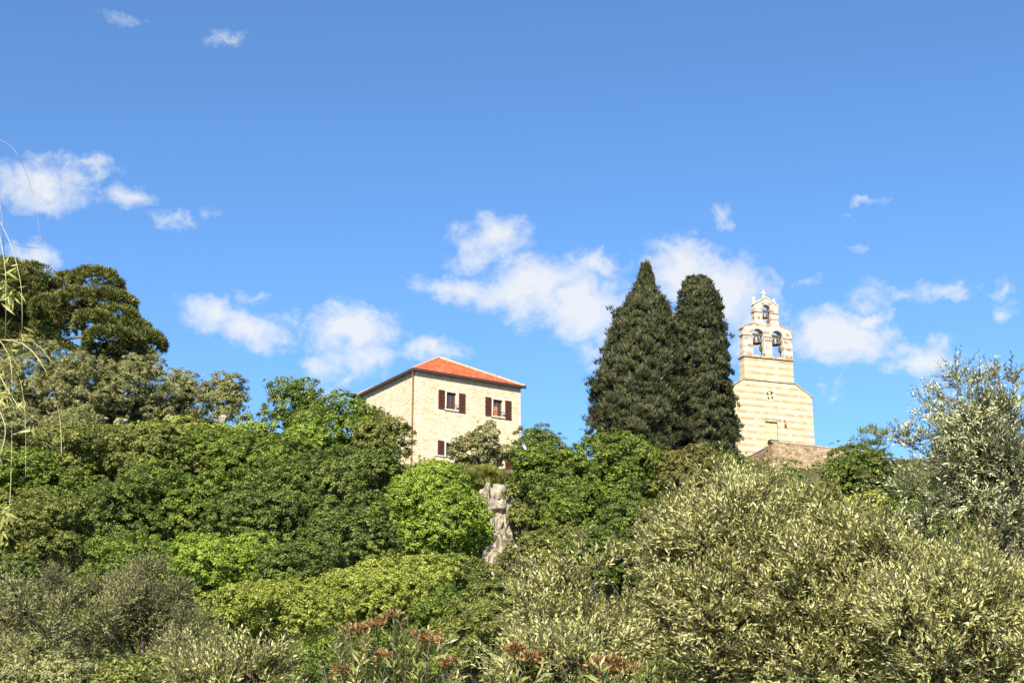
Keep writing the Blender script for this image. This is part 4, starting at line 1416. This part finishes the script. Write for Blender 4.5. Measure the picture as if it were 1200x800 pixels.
# ------------------------------------------------------------------ undergrowth between the trees
def undergrowth():
    n = 7000
    y = 24 + 84 * rng.uniform(0, 1, n) ** .8
    x = rng.uniform(-1, 1, n) * (6 + y * .40)
    z = terrain(x, y)
    h = rng.uniform(.1, .9, n)
    d = np.stack([x * 0, x * 0 - .3, x * 0 + 1], 1)
    # keep the terraces at the house, the crag and the church clear
    keep = ~((y < 40) & (x < -3)) & ~((np.abs(x + 3) < 9) & (y > 90.5)) & ~((x > 14) & (y > 98)) & ~((np.abs(x + .8) < 2.6) & (y > 78))
    P = np.stack([x, y, z + h * .6], 1)[keep]
    pt = crown_leaves(P, d[keep], .55, 30, .20, .10, 'broad', jit=.8)
    o = link('undergrowth', cat_mesh('undergrowth', [pt]), M['scrub'])
    tag(o, kind='stuff', label='low green scrub covering the slope between the trees', cat='undergrowth')


undergrowth()

# ------------------------------------------------------------------ light and sky
SUN_AZ = (-.20, -.98)
SUN_EL = R(36)
sun = bpy.data.lights.new('sun', 'SUN')
sun.energy = 4.5
sun.angle = R(.5)
sun.color = (1.0, .90, .74)
so_ = bpy.data.objects.new('sun', sun)
col.objects.link(so_)
hd = math.hypot(*SUN_AZ)
sd = Vector((SUN_AZ[0] / hd * math.cos(SUN_EL), SUN_AZ[1] / hd * math.cos(SUN_EL), math.sin(SUN_EL)))
so_.rotation_euler = sd.to_track_quat('Z', 'Y').to_euler()
so_.location = (0, -20, 60)

world = bpy.data.worlds.new('World')
scene.world = world
world.use_nodes = True
nt = world.node_tree
nt.nodes.clear()
n = N(nt)
sky = n('TexSky', sky_type='NISHITA', sun_disc=False, sun_elevation=SUN_EL, sun_rotation=math.atan2(sd.x, sd.y), altitude=0, air_density=0.72, dust_density=0.05, ozone_density=2.2)
tc = n('TexCoord')
sp = n('SeparateXYZ', {0: tc.outputs['Generated']})
az = n.math('ARCTAN2', sp.outputs[0], sp.outputs[1])
el = n.math('ARCSINE', sp.outputs[2])
p2 = n('CombineXYZ', {0: n.math('MULTIPLY', az, 57.2958), 1: n.math('MULTIPLY', el, 57.2958), 2: 0.0}).outputs[0]     # sky position in degrees
w1 = n('TexNoise', {'Vector': p2, 'Scale': .55, 'Detail': 6.0, 'Roughness': .6})
pw = n.vmath('ADD', p2, n.vmath('MULTIPLY', n.vmath('SUBTRACT', w1.outputs['Color'], (.5, .5, .5)), (3.2, 2.2, 0)))
BL = [(50, 215, 56, 27, .85), (95, 192, 36, 11, .6), (60, 235, 24, 14, .7), (152, 228, 36, 13, .68), (195, 254, 32, 9, .5), (250, 252, 12, 9, .42), (262, 38, 34, 10, .44), (140, 20, 36, 9, .34), (35, 305, 30, 17, .75),
      (252, 372, 44, 22, .85), (300, 388, 36, 26, .85), (330, 398, 18, 14, .5), (412, 388, 54, 28, 1.0), (420, 412, 52, 26, .8), (388, 425, 30, 30, .6), (505, 415, 46, 13, .75), (575, 275, 44, 26, .8), (560, 300, 40, 16, .6), (530, 338, 50, 18, .75),
      (620, 338, 72, 32, 1.05), (695, 312, 42, 18, .7), (680, 362, 58, 36, 1.05), (740, 392, 60, 40, .9), (810, 318, 60, 30, 1.05), (850, 345, 52, 42, 1.05), (890, 390, 42, 36, .7), (985, 392, 54, 27, 1.1), (1022, 372, 24, 12, .85),
      (1080, 415, 42, 17, .85), (1105, 440, 32, 11, .5), (1110, 336, 30, 9, .62), (1060, 340, 64, 11, .45), (1020, 350, 28, 11, .42), (1165, 338, 14, 12, .5), (1175, 362, 14, 12, .55), (1010, 236, 30, 7, .45), (840, 250, 15, 14, .45),
      (978, 450, 10, 20, .4), (300, 342, 36, 8, .4), (1000, 290, 18, 8, .3), (950, 330, 16, 8, .35)]
dens = None
for x, y, rx, ry, wt in BL:
    d = ray(x, y); d = d / np.linalg.norm(d)
    ca, ce = math.degrees(math.atan2(d[0], d[1])), math.degrees(math.asin(d[2]))
    k = math.degrees(1 / FPX)
    q = n.vmath('MULTIPLY', n.vmath('SUBTRACT', pw, (ca, ce, 0)), (1 / (rx * 1.5 * k), 1 / (ry * 1.55 * k), 0))
    v = n.math('MULTIPLY', n.math('SUBTRACT', 1.0, n.vmath('LENGTH', q), clamp=True), wt)
    dens = v if dens is None else n.math('SMOOTH_MAX', dens, v, .06)
fb = n('TexNoise', {'Vector': n.vmath('MULTIPLY', p2, (1, 1.25, 1)), 'Scale': .8, 'Detail': 10.0, 'Roughness': .66, 'Distortion': .5})
cov = n.math('ADD', dens, n.math('MULTIPLY', n.math('SUBTRACT', fb.outputs['Fac'], .54), 1.25))
cov = n.math('MULTIPLY', cov, n.math('MULTIPLY', n.math('SUBTRACT', dens, .06), 8.0, clamp=True))
mask = n.ramp(cov, [(.03, (0, 0, 0)), (.18, (.20, .20, .20)), (.42, (.68, .68, .68)), (.75, (1, 1, 1))], 'LINEAR')
ccol = n.ramp(cov, [(.2, (.80, .88, 1.0)), (.7, (.96, .98, 1.0))])
SKY_S = .083
CLOUD = .375
tint = n.mix(1.0, sky.outputs[0], (0.70, 0.965, 1.14), 'MULTIPLY')
cl = n.vmath('MULTIPLY', ccol, (CLOUD / SKY_S,) * 3)
mx = n.mix(n.math('MULTIPLY', mask, .9), tint, cl)
bg = n('Background', {'Color': mx, 'Strength': SKY_S})
wo = n('OutputWorld')
n.link(bg.outputs[0], wo.inputs[0])

scene.view_settings.view_transform = 'Standard'
scene.view_settings.look = 'None'
scene.view_settings.gamma = 1
scene.view_settings.exposure = 1.33
scene.view_settings.use_curve_mapping = False
scene.cycles.max_bounces = 4
scene.cycles.diffuse_bounces = 2
scene.cycles.transmission_bounces = 2
scene.cycles.glossy_bounces = 2
